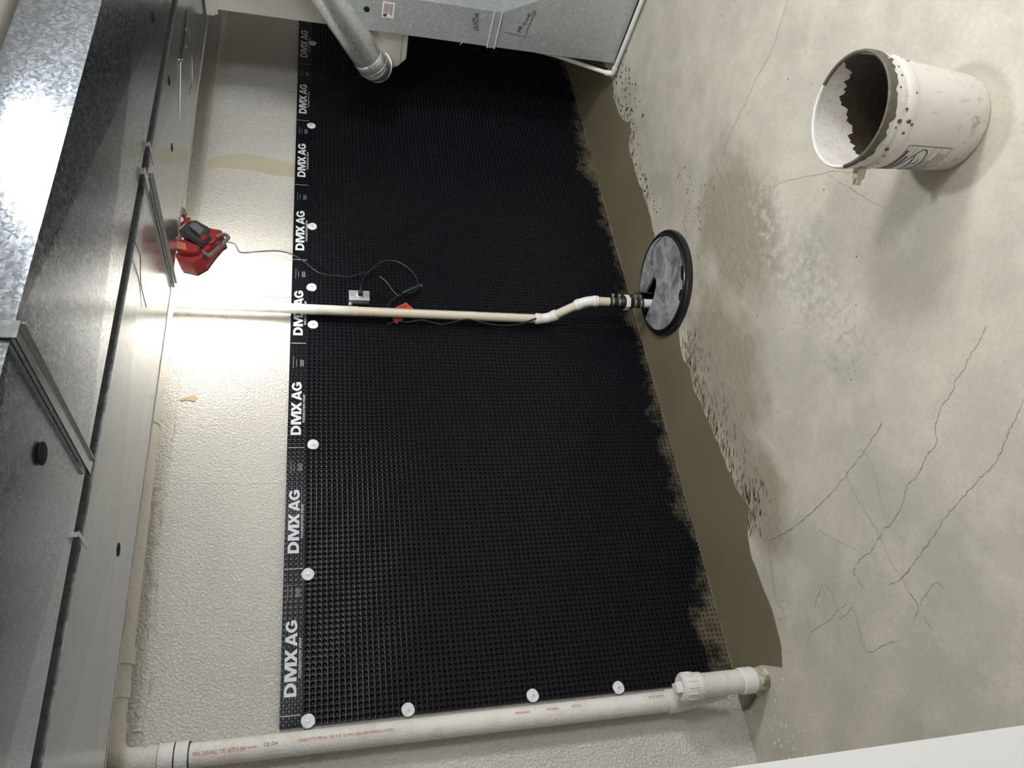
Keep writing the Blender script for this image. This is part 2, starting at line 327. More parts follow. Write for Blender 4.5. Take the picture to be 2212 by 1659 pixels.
def galv(name, lo, hi, r0, r1, vs=38, spray=False, stretch=(1, 1, 1), mt=.78):
    m = NT(name); vec = m.scaled(*stretch)
    cells = m.n('ShaderNodeTexVoronoi', i_Vector=m.n('ShaderNodeVectorMath', operation='ADD', i_0=vec, i_1=m.n('ShaderNodeVectorMath', operation='SCALE', i_0=m.n('ShaderNodeTexNoise', i_Vector=vec, i_Scale=30.0, i_Detail=2.0).outputs['Color'], i_Scale=.03).outputs[0]).outputs[0], i_Scale=vs).outputs['Color']
    g = m.n('ShaderNodeSeparateXYZ', i_0=cells).outputs[0]
    dust = m.noise(3, 4, .6)
    col = m.mix(g, lo, hi); col = m.mix(m.math('MULTIPLY', m.ramp(dust, .5, .75), .25), col, (.30, .29, .27))
    rough = m.math('ADD', r0, m.math('MULTIPLY', g, r1-r0)); metal = mt
    if spray:
        z = m.xyz()[2]
        k = m.math('ADD', m.math('MULTIPLY', m.math('SUBTRACT', z, 1.72), 5.0), m.math('MULTIPLY', m.math('SUBTRACT', m.noise(160, 4, .7), .5), 1.6), True)
        k = m.math('MULTIPLY', k, m.ramp(m.noise(120, 3, .6), .30, .46))
        col = m.mix(k, col, (.72, .70, .65)); rough = m.math('ADD', rough, m.math('MULTIPLY', k, .3), True)
        metal = m.math('MULTIPLY', m.math('SUBTRACT', 1.0, k), mt)
    m.set(col=col, rough=rough, metal=metal)
    m.bump(m.math('ADD', m.math('MULTIPLY', g, .3), m.noise(1.6, 2)), .12, .004); return m.m
M_GALV = galv('galvanized_steel', (.34, .37, .42), (.45, .48, .53), .20, .30, 130, mt=.97)
M_GALVF = galv('galvanized_smooth', (.38, .40, .41), (.46, .48, .49), .17, .25, 90)
M_GALVS = galv('galvanized_sprayed', (.50, .54, .54), (.66, .70, .70), .32, .45, 130, spray=True, mt=.5)
M_PIPEMETAL = galv('galvanized_round', (.76, .78, .79), (.84, .86, .87), .26, .34, 140, mt=.82)
def edge_spray():
    m = NT('overspray'); n = m.noise(170, 4, .7)
    m.set(col=m.mix(m.ramp(n, .42, .58), (.40, .42, .42), (.80, .78, .72)), rough=.55, metal=0.0); m.bump(n, .6, .003); return m.m
M_SPRAY = edge_spray()
M_DARKMETAL = plain('dark_cabinet', (.055, .052, .045), .45, metal=.3, var=.3, scale=4)
M_HOLE = plain('hole_black', (.004, .004, .005), .9)
M_STEEL = plain('bright_steel', (.62, .62, .60), .28, metal=1.0, var=.1)

def membrane():
    m = NT('black_hdpe'); x, y, z = m.xyz()
    n = m.noise(16, 6, .72); n2 = m.noise(2.3, 4, .6)
    lim = m.math('ADD', .045, m.math('MULTIPLY', m.math('SUBTRACT', n2, .40), .42))
    k = m.math('MULTIPLY', m.math('SUBTRACT', lim, z), 9.0)
    k = m.math('ADD', k, m.math('MULTIPLY', m.math('SUBTRACT', n, .55), 2.6), True)
    near = m.math('MULTIPLY', m.math('SUBTRACT', .30, z), 6.0, True)
    k = m.math('MULTIPLY', k, near)
    dust = m.math('MULTIPLY', m.ramp(m.noise(7, 5, .7), .62, .78), .02)
    col = m.mix(dust, (.0055, .006, .0085), (.16, .16, .16))
    col = m.mix(k, col, (.135, .113, .075))
    m.set(col=col, rough=m.math('ADD', m.math('ADD', .17, m.math('MULTIPLY', n2, .1)), m.math('MULTIPLY', k, .5), True), spec=.16)
    m.bump(m.noise(25, 2), .05, .004); return m.m
M_MEMB = membrane()
M_PRINT = plain('print_white', (.66, .68, .71), .5, var=.06)
M_PRINTDIM = plain('print_fine', (.42, .43, .45), .5)
def painted_pipe(name, base, flake, amt, bs=120):
    m = NT(name); n = m.noise(14, 5, .65); g = m.noise(bs, 3, .6)
    m.set(col=m.mix(m.math('MULTIPLY', m.ramp(n, .5, .62), amt), base, flake), rough=.5)
    m.bump(m.math('ADD', m.ramp(g, .42, .6), n), .35, .004); return m.m
M_PVC = painted_pipe('painted_pvc', (.78, .755, .72), (.70, .60, .47), .5)
M_PVCBEIGE = painted_pipe('beige_painted_pvc', (.70, .655, .60), (.62, .56, .48), .5)
M_SPRAYPVC = painted_pipe('crusted_pvc', (.74, .72, .67), (.52, .42, .26), .35, 190)
M_CREAM = plain('cream_pvc', (.70, .62, .49), .35, var=.05)
M_PVCW = plain('white_pvc', (.80, .79, .76), .38, var=.05)
M_DIRTY = painted_pipe('dirty_pvc', (.62, .57, .46), (.10, .08, .05), .8, 60)
M_RUBBER = plain('black_rubber', (.012, .012, .013), .45)
M_CORD = plain('cord_black', (.016, .016, .018), .4)
M_REDINK = plain('red_ink', (.42, .035, .05), .6)
M_INK = plain('black_ink', (.015, .015, .02), .6)
M_BLUEINK = plain('navy_ink', (.03, .03, .07), .55)
M_GREYINK = plain('grey_print', (.28, .29, .34), .55)
M_GREYBOX = plain('grey_box', (.42, .44, .44), .4, metal=.35, var=.08)
M_WASHER = plain('translucent_nylon', (.74, .75, .76), .45, var=.08, scale=60)
M_RED = plain('red_plastic', (.33, .03, .028), .42, var=.08)
M_REDD = plain('faded_red_label', (.60, .20, .11), .5)
M_DGREY = plain('charcoal_plastic', (.050, .050, .052), .5)
M_MGREY = plain('grey_plastic', (.16, .16, .165), .5)
M_TAG = plain('red_card', (.52, .055, .03), .5, var=.1)
M_TAGD = plain('red_card_print', (.22, .02, .02), .5)
M_BEIGE = plain('beige_plastic', (.60, .56, .49), .45, var=.03)
M_SMEAR = plain('patch_compound', (.50, .455, .335), .75, var=.1, scale=12, bump=.5, bscale=40)
M_OCHRE = plain('ochre_drip', (.40, .31, .16), .6)
def lid_mat():
    m = NT('dusty_lid'); n = m.noise(9, 6, .7, dist=.8); f = m.noise(60, 5, .7); s2 = m.noise(22, 4, .7)
    k = m.ramp(n, .36, .62); k = m.math('MULTIPLY', k, m.math('ADD', .55, m.math('MULTIPLY', f, .7)), True)
    col = m.mix(k, (.13, .13, .14), (.40, .405, .42)); col = m.mix(m.math('MULTIPLY', m.ramp(s2, .58, .7), .5), col, (.52, .51, .48))
    m.set(col=col, rough=m.ramp(k, 0, 1, (.32, .32, .32, 1), (.65, .65, .65, 1))); m.bump(n, .3, .006); return m.m
M_LID = lid_mat()
M_LIDRIM = plain('black_lid_rim', (.012, .012, .013), .28, var=.3, scale=20, bump=.15, bscale=30)
def bucket_mat():
    m = NT('bucket_plastic'); n = m.noise(6, 5, .65); sc = m.noise(1.0, 4, .6, vec=m.scaled(60, 60, 9)); z = m.xyz()[2]
    low = m.ramp(z, .0, .16, (1, 1, 1, 1), (0, 0, 0, 1))
    col = m.mix(m.math('MULTIPLY', m.ramp(n, .5, .75), .45), (.74, .71, .67), (.52, .46, .38))
    col = m.mix(m.math('MULTIPLY', m.ramp(sc, .6, .68), .35), col, (.33, .29, .25))
    col = m.mix(m.math('MULTIPLY', m.math('MULTIPLY', low, m.ramp(m.noise(28, 5, .7), .55, .66)), .8), col, (.28, .2, .12))
    m.set(col=col, rough=.42); return m.m
M_BUCKET = bucket_mat()
def specks():
    m = NT('splattered_plastic'); v = m.vor(210); keep = m.ramp(m.noise(55, 3, .6), .52, .58)
    k = m.math('MULTIPLY', m.math('SUBTRACT', 1.0, m.ramp(v, .22, .30)), keep)
    col = m.mix(m.math('MULTIPLY', m.ramp(m.noise(10, 5), .5, .7), .4), (.74, .70, .65), (.55, .47, .38))
    m.set(col=m.mix(m.math('MULTIPLY', k, .9), col, (.07, .055, .04)), rough=.45); return m.m
M_INSIDE = specks()
def grout_mat():
    m = NT('grout_residue'); n = m.noise(45, 5, .7)
    m.set(col=m.mix(n, (.014, .010, .006), (.07, .052, .033)), rough=.5); m.bump(n, .6, .006); return m.m
M_GROUT = grout_mat()
M_RIMGROUT = plain('drying_grout', (.11, .095, .075), .6, var=.5, scale=60, bump=.6, bscale=80)
def emitter(name, col, strength):
    m = NT(name); m.set(col=(.8, .8, .8), emit=col, es=strength); return m.m
M_LED = emitter('led_panel', (1.0, .97, .90), WORK_POWER)

# ------------------------------------------------------------------ the room
def slab(name, x0, x1, y0, y1, z0, z1, mat):
    o = MB().box(x0, x1, y0, y1, z0, z1).build(name, mat, smooth=False); return tag(o, kind='structure')
wall_back = slab('wall_back', -1.62, 6.42, 0, .2, -.02, 2.64, M_WALL)
tag(wall_back, 'cream painted concrete wall with pebbly paint above the black membrane', None)
slab('wall_right', 6.4, 6.55, -6.1, .2, -.02, 2.64, M_ROOM)
slab('wall_rear', -1.62, 6.42, -6.2, -6.0, -.02, 2.64, M_ROOM)
slab('wall_far_left', -1.75, -1.6, -6.1, .2, -.02, 2.64, M_ROOM)
wl = slab('wall_left', -1.6, .028, -2.42, -2.30, 0, 2.64, M_WHITE)
tag(wl, 'end of a smooth white partition close to the camera')
slab('ceiling', -1.62, 6.42, -6.1, .1, 2.64, 2.74, M_CEIL)

# form joints: low paint-filled ridges in the back wall
def ridge(path, wd, h, name, mat, jit=.3):
    mb = MB(); P = smooth_path(path, 14); vs = []; n = len(P)
    for i, p in enumerate(P):
        t = (P[min(i+1, n-1)]-P[max(i-1, 0)]).normalized(); sd = t.cross(Vector((0, -1, 0)))
        ww = wd*(1+random.uniform(-jit, jit)); hh = h*(1+random.uniform(-jit, jit))
        q = p+sd*random.uniform(-.2, .2)*wd
        vs += [q-sd*ww, q+Vector((0, -hh, 0)), q+sd*ww]
    fs = []
    for i in range(n-1):
        a = i*3; b = a+3
        fs += [(a, b, b+1, a+1), (a+1, b+1, b+2, a+2)]
    mb.add(vs, fs); return mb.build(name, mat, wall_back, ang=80)
for x in (.84, 1.48, 2.13, 2.95, 3.85, 4.6):
    ridge([(x+.012, 0, 2.62), (x+.004, 0, 2.43), (x, 0, 2.2), (x-.006, 0, 1.95)], .006, .0020 if x not in (.84, 2.95) else .0012, 'form_joint', M_WALL)
ridge([(5.1, 0, 2.442), (4.1, 0, 2.431), (3.3, 0, 2.427), (2.7, 0, 2.43), (2.0, 0, 2.424), (1.5, 0, 2.425), (1.2, 0, 2.43), (.8, 0, 2.40), (.45, 0, 2.41)], .011, .006, 'form_joint', M_WALL, .7)
ridge([(1.46, 0, 2.47), (1.2, 0, 2.455), (.95, 0, 2.435), (.7, 0, 2.425), (.5, 0, 2.43)], .016, .007, 'form_joint', M_WALL, .7)
MB().prism([(x, -.0025, z) for x, z in SMEAR], (0, .004, 0)).build('patch_smear', M_SMEAR, wall_back)
mb = MB(); mb.prism([(1.90, -.003, 2.425), (1.915, -.003, 2.40), (1.93, -.003, 2.36), (1.915, -.003, 2.345), (1.895, -.003, 2.352), (1.903, -.003, 2.39), (1.895, -.003, 2.425)], (0, .005, 0)).build('paint_drip', M_OCHRE, wall_back)

# floor with the round sump opening
LC = Vector((2.395, -.418)); LR = .262
def fill(loops, z):
    bm = bmesh.new(); es = []
    for lp in loops:
        vs = [bm.verts.new((p[0], p[1], z)) for p in lp]
        es += [bm.edges.new((vs[i], vs[(i+1) % len(vs)])) for i in range(len(vs))]
    bmesh.ops.triangle_fill(bm, edges=es, use_beauty=True); return bm
circle = [(LC.x+LR*math.cos(a*math.pi/32), LC.y+LR*math.sin(a*math.pi/32)) for a in range(64)]
floor = MB().bm(fill([[(-1.6, -6.05), (6.4, -6.05), (6.4, .02), (-1.6, .02)], circle], 0)).build('floor', M_FLOOR, smooth=False)
tag(floor, 'worn beige concrete floor with hairline cracks and damp patches', kind='structure')
for wd, pts in CRACKS:
    P = smooth_path([(a, b, 0) for a, b in pts], 7); Q = []
    for i, p in enumerate(P):
        j = .0035 if 0 < i < len(P)-1 else 0
        Q.append(p+Vector((random.uniform(-j, j), random.uniform(-j, j), 0)))
    ws = [wd*random.uniform(.2, .95)*(1 if 0 < i < len(Q)-1 else .2) for i in range(len(Q))]
    MB().ribbon(Q, ws, (0, 0, 1), .0006).build('crack', M_CRACK, floor, smooth=False)
def blobs(spec, zt=.0012):
    mb = MB()
    for x, y, r in spec:
        n = random.randint(6, 9); ph = random.uniform(0, 6.28); st = random.uniform(.5, 1.0); an = random.uniform(-.5, .5)
        pts = []
        for k in range(n):
            a = ph+2*math.pi*k/n; q = r*random.uniform(.75, 1.2)
            u_, v_ = q*math.cos(a), q*math.sin(a)*st
            pts.append((x+u_*math.cos(an)-v_*math.sin(an), y+u_*math.sin(an)+v_*math.cos(an), zt*.3))
        mb.add(pts+[(x, y, zt)], [(k, (k+1) % n, n) for k in range(n)])
    return mb
# white paint drips by the wall corner
sp = [(random.gauss(.22, .12), random.gauss(-.22, .13), random.choice((.002, .003, .003, .004, .007))) for _ in range(110)]
sp = [(x, y, r) for x, y, r in sp if -.1 < x < .5 and -.62 < y < -.05]
tag(blobs(sp).build('paint_splatter', M_PVCW, floor), 'white paint drips speckled on the floor corner', kind='stuff')
sp = []
for (x0, y0), (x1, y1) in list(zip(EDGE_FAR, EDGE_FAR[1:]))[1:]:
    for _ in range(9):
        t = random.random(); sp.append((x0+(x1-x0)*t+random.gauss(0, .03), y0+(y1-y0)*t-abs(random.gauss(0, .06)), random.choice((.003, .004, .005, .007, .011))))
for _ in range(60): sp.append((random.gauss(3.8, .15), random.gauss(-.62, .07), random.choice((.004, .006, .009, .012))))
for _ in range(50): sp.append((random.gauss(2.55, .12), random.gauss(-.85, .08), random.choice((.003, .004, .006))))
for _ in range(70): sp.append((random.uniform(1.0, 4.2), random.uniform(-1.9, -.6), random.choice((.002, .003, .004))))
tag(blobs(sp).build('cement_splatter', M_CEMDARK, floor), 'dark cement splashes dried on the floor', kind='stuff')

# fresh cement strip along the foot of the wall
def rough_edge(pts, amp, seg=.035):
    out = []
    for (x0, y0), (x1, y1) in zip(pts, pts[1:]):
        n = max(1, int(math.hypot(x1-x0, y1-y0)/seg))
        for k in range(n):
            t = k/n; out.append((x0+(x1-x0)*t+random.uniform(-amp, amp), y0+(y1-y0)*t+random.uniform(-amp, amp)))
    out.append(pts[-1]); return out
far = rough_edge([(5.6, -.4)]+EDGE_FAR[:-1]+[(2.80, -.46), (2.69, -.44)], .007)
near = rough_edge([(2.10, -.40)]+EDGE_NEAR[:-3], .008)
lidarc = [(LC.x+.2855*math.cos(a), LC.y+.2855*math.sin(a)) for a in np.linspace(-.1, math.pi+.05, 30)]
near_end = [(.44, -.36), (.47, -.25), (.475, -.17), (.44, -.13), (.36, -.14), (.33, -.06), (.33, -.004)]
outline = [(5.6, -.004)]+far+lidarc+near+near_end
bm = fill([outline], .0045)
bv = list(bm.verts); r = bmesh.ops.extrude_face_region(bm, geom=list(bm.faces))
for g in r['geom']:
    if isinstance(g, bmesh.types.BMVert): g.co.z = .0004
for v in bm.verts:
    if v.co.z > .003: v.co.z += .0015*math.sin(v.co.x*5)*math.sin(v.co.y*9)
    else:
        pass
strip = MB().bm(bm).build('cement_strip', M_CEMENT)
tag(strip, 'smooth damp brown strip of fresh cement along the foot of the black membrane', 'cement')
# thin trowel-dragged streaks beyond the edge
mb = MB()
for (x0, y0), (x1, y1) in list(zip(EDGE_NEAR, EDGE_NEAR[1:]))[:11]+list(zip(EDGE_FAR, EDGE_FAR[1:]))[3:12]:
    for _ in range(26 if x0 < 2.1 else 6):
        t = random.random(); d_ = abs(random.gauss(0, .075 if x0 < 2.1 else .03)); x, y = x0+(x1-x0)*t+random.gauss(0, .02), y0+(y1-y0)*t-d_-.004
        L_ = random.uniform(.008, .038)*(1-.4*min(d_/.15, 1)); wd = random.uniform(.0012, .0045); an = random.gauss(-.55, .22)
        ux, uy = math.cos(an), math.sin(an); pts = []
        for k in range(8):
            a = 2*math.pi*k/8; p_, q_ = math.cos(a)*L_*random.uniform(.7, 1.1), math.sin(a)*wd*random.uniform(.6, 1.3)
            pts.append((x+p_*ux-q_*uy, y+p_*uy+q_*ux, .0011))
        mb.add(pts, [tuple(range(8))])
tag(mb.build('trowel_streaks', M_CEMENT, strip, smooth=False), 'thin cement streaks dragged beyond the edge', kind='stuff')
# cement fillet pressed against the sheet
mb = MB(); P = [Vector((x, 0, 0)) for x in np.linspace(.46, 5.0, 140)]; vs = []
for p in P:
    h = random.uniform(.004, .011); d_ = random.uniform(.006, .014)
    vs += [p+Vector((0, -.016, h)), p+Vector((0, -.016-d_*.5, h*.7)), p+Vector((0, -.02-d_, .004))]
mb.add(vs, [f for i in range(139) for f in ((i*3, i*3+3, i*3+4, i*3+1), (i*3+1, i*3+4, i*3+5, i*3+2))])
mb.build('edge_fillet', M_CEMENT, strip)

# ------------------------------------------------------------------ dimpled drainage membrane
X0, X1, ZT, ZB, PITCH = .456, 5.12, 1.937, -.002, .0226
def sheet_y(x, z):
    return -.0200 - .0035*np.sin(x*3.1+1.0)*np.sin(z*2.3+.4) - .0022*np.sin(x*7.3+z*2.1) - .0014*np.sin(z*9.1+x*1.7) - .0006*np.sin(x*17+z*23)
memb = thing('drainage_membrane', (0, -.012, 0), 'black dimpled plastic drainage sheet with a printed top band covering the wall', 'membrane')
def np_mesh(name, verts, faces_tpl, counts, mat, parent, smooth=True):
    """verts (C,T,3) repeated cells sharing one face template"""
    C_, T_, _ = verts.shape; off = np.array(wloc(parent))
    me = bpy.data.meshes.new(name); me.vertices.add(C_*T_)
    me.vertices.foreach_set('co', (verts.reshape(-1, 3)-off).astype(np.float32).ravel())
    tpl = np.array([i for f in faces_tpl for i in f], np.int64); ln = np.array([len(f) for f in faces_tpl], np.int64)
    loops = (np.arange(C_)[:, None]*T_+tpl[None, :]).ravel(); lens = np.tile(ln, C_); starts = np.concatenate(([0], np.cumsum(lens)[:-1]))
    me.loops.add(len(loops)); me.loops.foreach_set('vertex_index', loops.astype(np.int32))
    me.polygons.add(len(lens)); me.polygons.foreach_set('loop_start', starts.astype(np.int32))
    try: me.polygons.foreach_set('loop_total', lens.astype(np.int32))
    except Exception: pass
    me.polygons.foreach_set('use_smooth', np.full(len(lens), smooth))
    me.update(calc_edges=True); me.validate(); me.materials.append(mat)
    o = bpy.data.objects.new(name, me); COL.objects.link(o); o.parent = parent; return o
def dimple_tpl(n, rings, half_x, half_z):
    """square cell with stepped round recess; rings: (radius, depth)"""
    v = [(-half_x, -half_z, 0), (half_x, -half_z, 0), (half_x, half_z, 0), (-half_x, half_z, 0)]; f = []
    for r_, dpt in rings:
        v += [(r_*math.cos(2*math.pi*(k+.5)/n), r_*math.sin(2*math.pi*(k+.5)/n), dpt) for k in range(n)]
    # corner i sits at angle 225,315,45,135 deg
    q = n//4; c_ang = [225, 315, 45, 135]
    def corner_for(a):
        a %= 360; return min(range(4), key=lambda i: min(abs(a-c_ang[i]), 360-abs(a-c_ang[i])))
    for k in range(n):
        a0 = 360*(k+.5)/n; a1 = 360*(k+1.5)/n; l = (k+1) % n
        c0, c1 = corner_for(a0), corner_for(a1)
        if c0 == c1: f.append((c0, 4+l, 4+k))
        else: f.append((c0, c1, 4+l, 4+k))
    for i in range(len(rings)-1):
        for k in range(n):
            l = (k+1) % n; f.append((4+i*n+k, 4+i*n+l, 4+(i+1)*n+l, 4+(i+1)*n+k))
    f.append(tuple(4+(len(rings)-1)*n+k for k in range(n)))
    return np.array(v), [t for t in f]
rows = 82; ztop_d = 1.852; ncol = int((X1-X0)/PITCH); px = (X1-X0)/ncol; pz = (ztop_d-ZB)/rows
rng = np.random.default_rng(3)
cx_, cz_ = np.meshgrid(X0+(np.arange(ncol)+.5)*px, ztop_d-(np.arange(rows)+.5)*pz); cx_ = cx_.ravel(); cz_ = cz_.ravel()
def field(name, cx, cz, tpl, faces, jit):
    C_ = len(cx); sc = 1+rng.uniform(-jit, jit, C_); dp = 1+rng.uniform(-jit, jit, C_)*2
    V = np.empty((C_, len(tpl), 3)); s_ = np.ones((C_, len(tpl))); s_[:, 4:] = sc[:, None]
    V[..., 0] = cx[:, None]+tpl[None, :, 0]*s_; V[..., 2] = cz[:, None]+tpl[None, :, 1]*s_
    V[..., 1] = sheet_y(V[..., 0], V[..., 2])+tpl[None, :, 2]*dp[:, None]
    return np_mesh(name, V, faces, None, M_MEMB, memb)
tpl, fc = dimple_tpl(12, [(.0090, 0), (.0080, .0004), (.0072, .0018), (.0052, .0086), (.0030, .0091)], px/2, pz/2)
o = field('dimple_field', cx_, cz_, tpl, fc, .04); tag(o, 'rows of moulded round dimples', kind='stuff')
# top band with faintly flattened dimples
hb = (ZT-ztop_d)/4; nb = 4
bx_, bz_ = np.meshgrid(X0+(np.arange(ncol)+.5)*px, ztop_d+(np.arange(nb)+.5)*hb)
tpl2, fc2 = dimple_tpl(12, [(.0086, 0), (.0080, -.00022), (.0074, 0), (.004, .0001)], px/2, hb/2)
o = field('top_band', bx_.ravel(), bz_.ravel(), tpl2, fc2, .03); tag(o, 'smooth glossy black band along the top edge', kind='stuff')
# back-turned top lip gives the sheet its thickness
xs = np.linspace(X0, X1, 160); mb = MB(); vs = []
for x in xs:
    y = float(sheet_y(x, ZT)); vs += [(x, y, ZT), (x, y-.0004, ZT+.0018), (x, -.0005, ZT+.0010)]
mb.add(vs, [f for i in range(159) for f in ((i*3, i*3+3, i*3+4, i*3+1), (i*3+1, i*3+4, i*3+5, i*3+2))]).build('top_lip', M_MEMB, memb)
zs = np.linspace(ZB, ZT, 60); mb = MB(); vs = []
for z in zs: vs += [(X0, float(sheet_y(X0, z)), z), (X0, -.0005, z)]
mb.add(vs, [(i*2, i*2+1, i*2+3, i*2+2) for i in range(59)]).build('side_lip', M_MEMB, memb)

# print on the band
def glyph_polys():
    def ar(cx, cy, rx, ry, t0, t1, n=14): return [(cx+rx*math.cos(math.radians(t0+(t1-t0)*k/n)), cy+ry*math.sin(math.radians(t0+(t1-t0)*k/n))) for k in range(n+1)]
    D = [[(0, 0), (.46, 0)]+ar(.46, .5, .54, .5, -80, 80)+[(.46, 1), (0, 1)], [(.27, .21), (.43, .21)]+ar(.43, .5, .28, .29, -80, 80)+[(.43, .79), (.27, .79)]]
    Mg = [[(0, 0), (0, 1), (.33, 1), (.5, .42), (.67, 1), (1, 1), (1, 0), (.79, 0), (.79, .72), (.58, 0), (.42, 0), (.21, .72), (.21, 0)]]
    Xg = [[(0, 0), (.34, .51), (.02, 1), (.34, 1), (.5, .70), (.66, 1), (.98, 1), (.66, .51), (1, 0), (.68, 0), (.5, .31), (.32, 0)]]
    Ag = [[(0, 0), (.36, 1), (.64, 1), (1, 0), (.74, 0), (.685, .17), (.315, .17), (.26, 0)], [(.385, .37), (.5, .74), (.615, .37)]]
    Gg = [ar(.5, .5, .5, .5, 28, 305, 26)+[(.97, .14), (.97, .54), (.53, .54), (.53, .36), (.71, .36), (.71, .26)]+ar(.5, .5, .24, .29, 300, 35, 18)]
    return [(D, 0, .172), (Mg, .192, .437), (Xg, .43, .613), (Ag, .645, .828), (Gg, .828, 1.0)]
def big_text():
    V, Fc = [], []
    for loops, a, b in glyph_polys():
        bm = bmesh.new(); es = []
        for lp in loops:
            vs = [bm.verts.new((p[0], p[1], 0)) for p in lp]; es += [bm.edges.new((vs[i], vs[(i+1) % len(vs)])) for i in range(len(vs))]
        bmesh.ops.triangle_fill(bm, edges=es, use_beauty=True); bm.verts.index_update(); n0 = len(V)
        V += [(a+(b-a)*v.co.x, v.co.y) for v in bm.verts]; Fc += [tuple(n0+v.index for v in f.verts) for f in bm.faces]; bm.free()
    return V, Fc, 1
T_BIG = big_text(); T_SM = text_geo('FOUNDATION WRAP', .006, 1.0)
def print_on_sheet(mb, geo, x, z, wd, ht, lift=.0011):
    v, f, _ = geo
    mb.add([(x+a*wd, float(sheet_y(x+a*wd, z+b*ht))-lift, z+b*ht) for a, b in v], f)
for k in range(8):
    xs0 = .563+.5705*k
    mb = MB(); print_on_sheet(mb, T_BIG, xs0, 1.879, .292, .046); mb.build('lettering', M_PRINT, memb, smooth=False)
    mb = MB(); print_on_sheet(mb, T_SM, xs0+.068, 1.8625, .154, .0105); mb.build('small_lettering', M_PRINT, memb, smooth=False)
    xt = xs0-.068 if k != 3 else xs0-.05
    mb = MB(); mb.add([(xt, float(sheet_y(xt, 1.90))-.0012, z_) if i == 0 else (xt+.0022, float(sheet_y(xt, 1.90))-.0012, z_) for z_ in (1.862, 1.935) for i in (0, 1)], [(0, 1, 3, 2)]).build('tick_line', M_PRINT, memb, smooth=False)
    mb = MB()
    for j, (za, a, b) in enumerate(((1.919, .372, .440), (1.9045, .385, .425), (1.8865, .383, .424), (1.8815, .383, .42), (1.8765, .385, .424), (1.872, .384, .418))):
        x_ = xs0+a
        while x_ < xs0+b:
            ln = random.uniform(.004, .011); h_ = .0016 if j else .0012
            mb.add([(x_, float(sheet_y(x_, za))-.0011, za), (min(x_+ln, xs0+b), float(sheet_y(x_, za))-.0011, za), (min(x_+ln, xs0+b), float(sheet_y(x_, za))-.0011, za+h_), (x_, float(sheet_y(x_, za))-.0011, za+h_)], [(0, 1, 2, 3)])
            x_ += ln+(.0015 if j else 0)
    mb.build('fine_print', M_PRINTDIM, memb, smooth=False)

# ------------------------------------------------------------------ washers that pin the sheet
WASHERS = [((4.722, 1.848), 'white washer nearest the round metal pipe, at the far end of the top band'),
 ((3.878, 1.850), 'white washer on the top band, second from the round metal pipe'),
 ((3.024, 1.839), 'white washer on the top band just under the red work light'),
 ((2.591, 1.838), 'white washer on the top band just right of the discharge pipe'),
 ((2.344, 1.829), 'white washer on the top band just left of the discharge pipe'),
 ((1.652, 1.824), 'white washer on the top band midway between discharge pipe and drain stack'),
 ((1.040, 1.841), 'white washer on the top band, second from the corner beside the drain stack'),
 ((.472, 1.835), 'white washer at the top corner of the sheet beside the drain stack'),
 ((.474, 1.456), 'white washer beside the drain stack, first below the corner one'),
 ((.478, .943), 'white washer beside the middle of the drain stack'),
 ((.473, .563), 'white washer beside the drain stack, nearest the cleanout')]
for (x, z), lab in WASHERS:
    y = float(sheet_y(x, z))-.0006
    t = thing('fastener_washer', (x, y, z), lab, 'washer', 'nylon washers pinning the membrane')
    mb = MB(); n = 28; vs = []; prof = [(.0005, .0046), (.0075, .0046), (.0095, .0028), (.017, .0022), (.0245, .0020), (.0262, .0008), (.0262, -.0006)]
    wob = [1+.035*math.sin(k*.9+x*7)*random.random()+random.uniform(-.015, .015) for k in range(n)]
    for r_, h_ in prof:
        for k in range(n):
            a = 2*math.pi*k/n; rr = r_*(wob[k] if r_ > .02 else 1)
            vs.append((x+rr*math.cos(a), y-h_-(.0018*math.sin(2*a+x) if r_ > .02 else 0), z+rr*math.sin(a)))
    mb.add(vs, [(i*n+k, i*n+(k+1) % n, (i+1)*n+(k+1) % n, (i+1)*n+k) for i in range(len(prof)-1) for k in range(n)]+[tuple(range(n))])
    mb.build('disc', M_WASHER, t)
    mb = MB().lathe([(.0001, .0072), (.003, .0070), (.0042, .0058), (.0042, .0040)], (x, y, z), (0, -1, 0), 14); mb.build('nail_head', M_STEEL, t)

# ------------------------------------------------------------------ PVC drain stack in the corner
DX, DY, DR = .390, -.085, .0413
def hz(x): return 2.497+.0130*(x-.5)
st = thing('drain_stack', (.415, -.237, 0), 'white painted plastic drain stack with red print, elbow and cleanout at the floor', 'drain pipe')
HB = .075
zt = hz(DX+HB)
MB().tube([(DX+HB, DY, zt), (2.3, DY, hz(2.3)), (5.6, DY, hz(5.6))], DR, 24).build('horizontal_pipe', M_PVCBEIGE, st)
MB().tube([(DX+HB+.055, DY, hz(.5))]+[(DX+HB, DY, zt)]+arc((DX+HB, DY, zt-HB), HB, (0, 0, 1), (-1, 0, 0), .01, math.pi/2)[1:]+[(DX, DY, zt-HB-.04)], DR+.006, 24).build('elbow', M_PVCBEIGE, st)
for xa, xb, e_ in ((.60, .66, .0045), (.715, .775, .0075), (1.72, 1.79, .003)):
    MB().tube([(xa, DY, hz(xa)), (xb, DY, hz(xb))], DR+e_, 24).build('coupling', M_PVCBEIGE, st)
for za, zb, e_, mt in ((2.375, 2.335, .0065, M_PVCBEIGE), (2.333, 2.285, .009, M_PVC), (2.280, 2.238, .0085, M_PVC)):
    MB().tube([(DX, DY, za), (DX, DY, zb)], DR+e_, 24).build('coupling', mt, st)
for z_ in (2.334, 2.2825, 2.236):
    MB().tube([(DX, DY, z_+.0022), (DX, DY, z_-.0022)], DR+.0072, 24).build('cement_ring', M_BLUEINK if z_ < 2.3 else M_GREYINK, st)
zs_ = .405
MB().tube([(DX, DY, 2.40), (DX, DY, .36)], DR, 28).build('vertical_pipe', M_PVC, st)
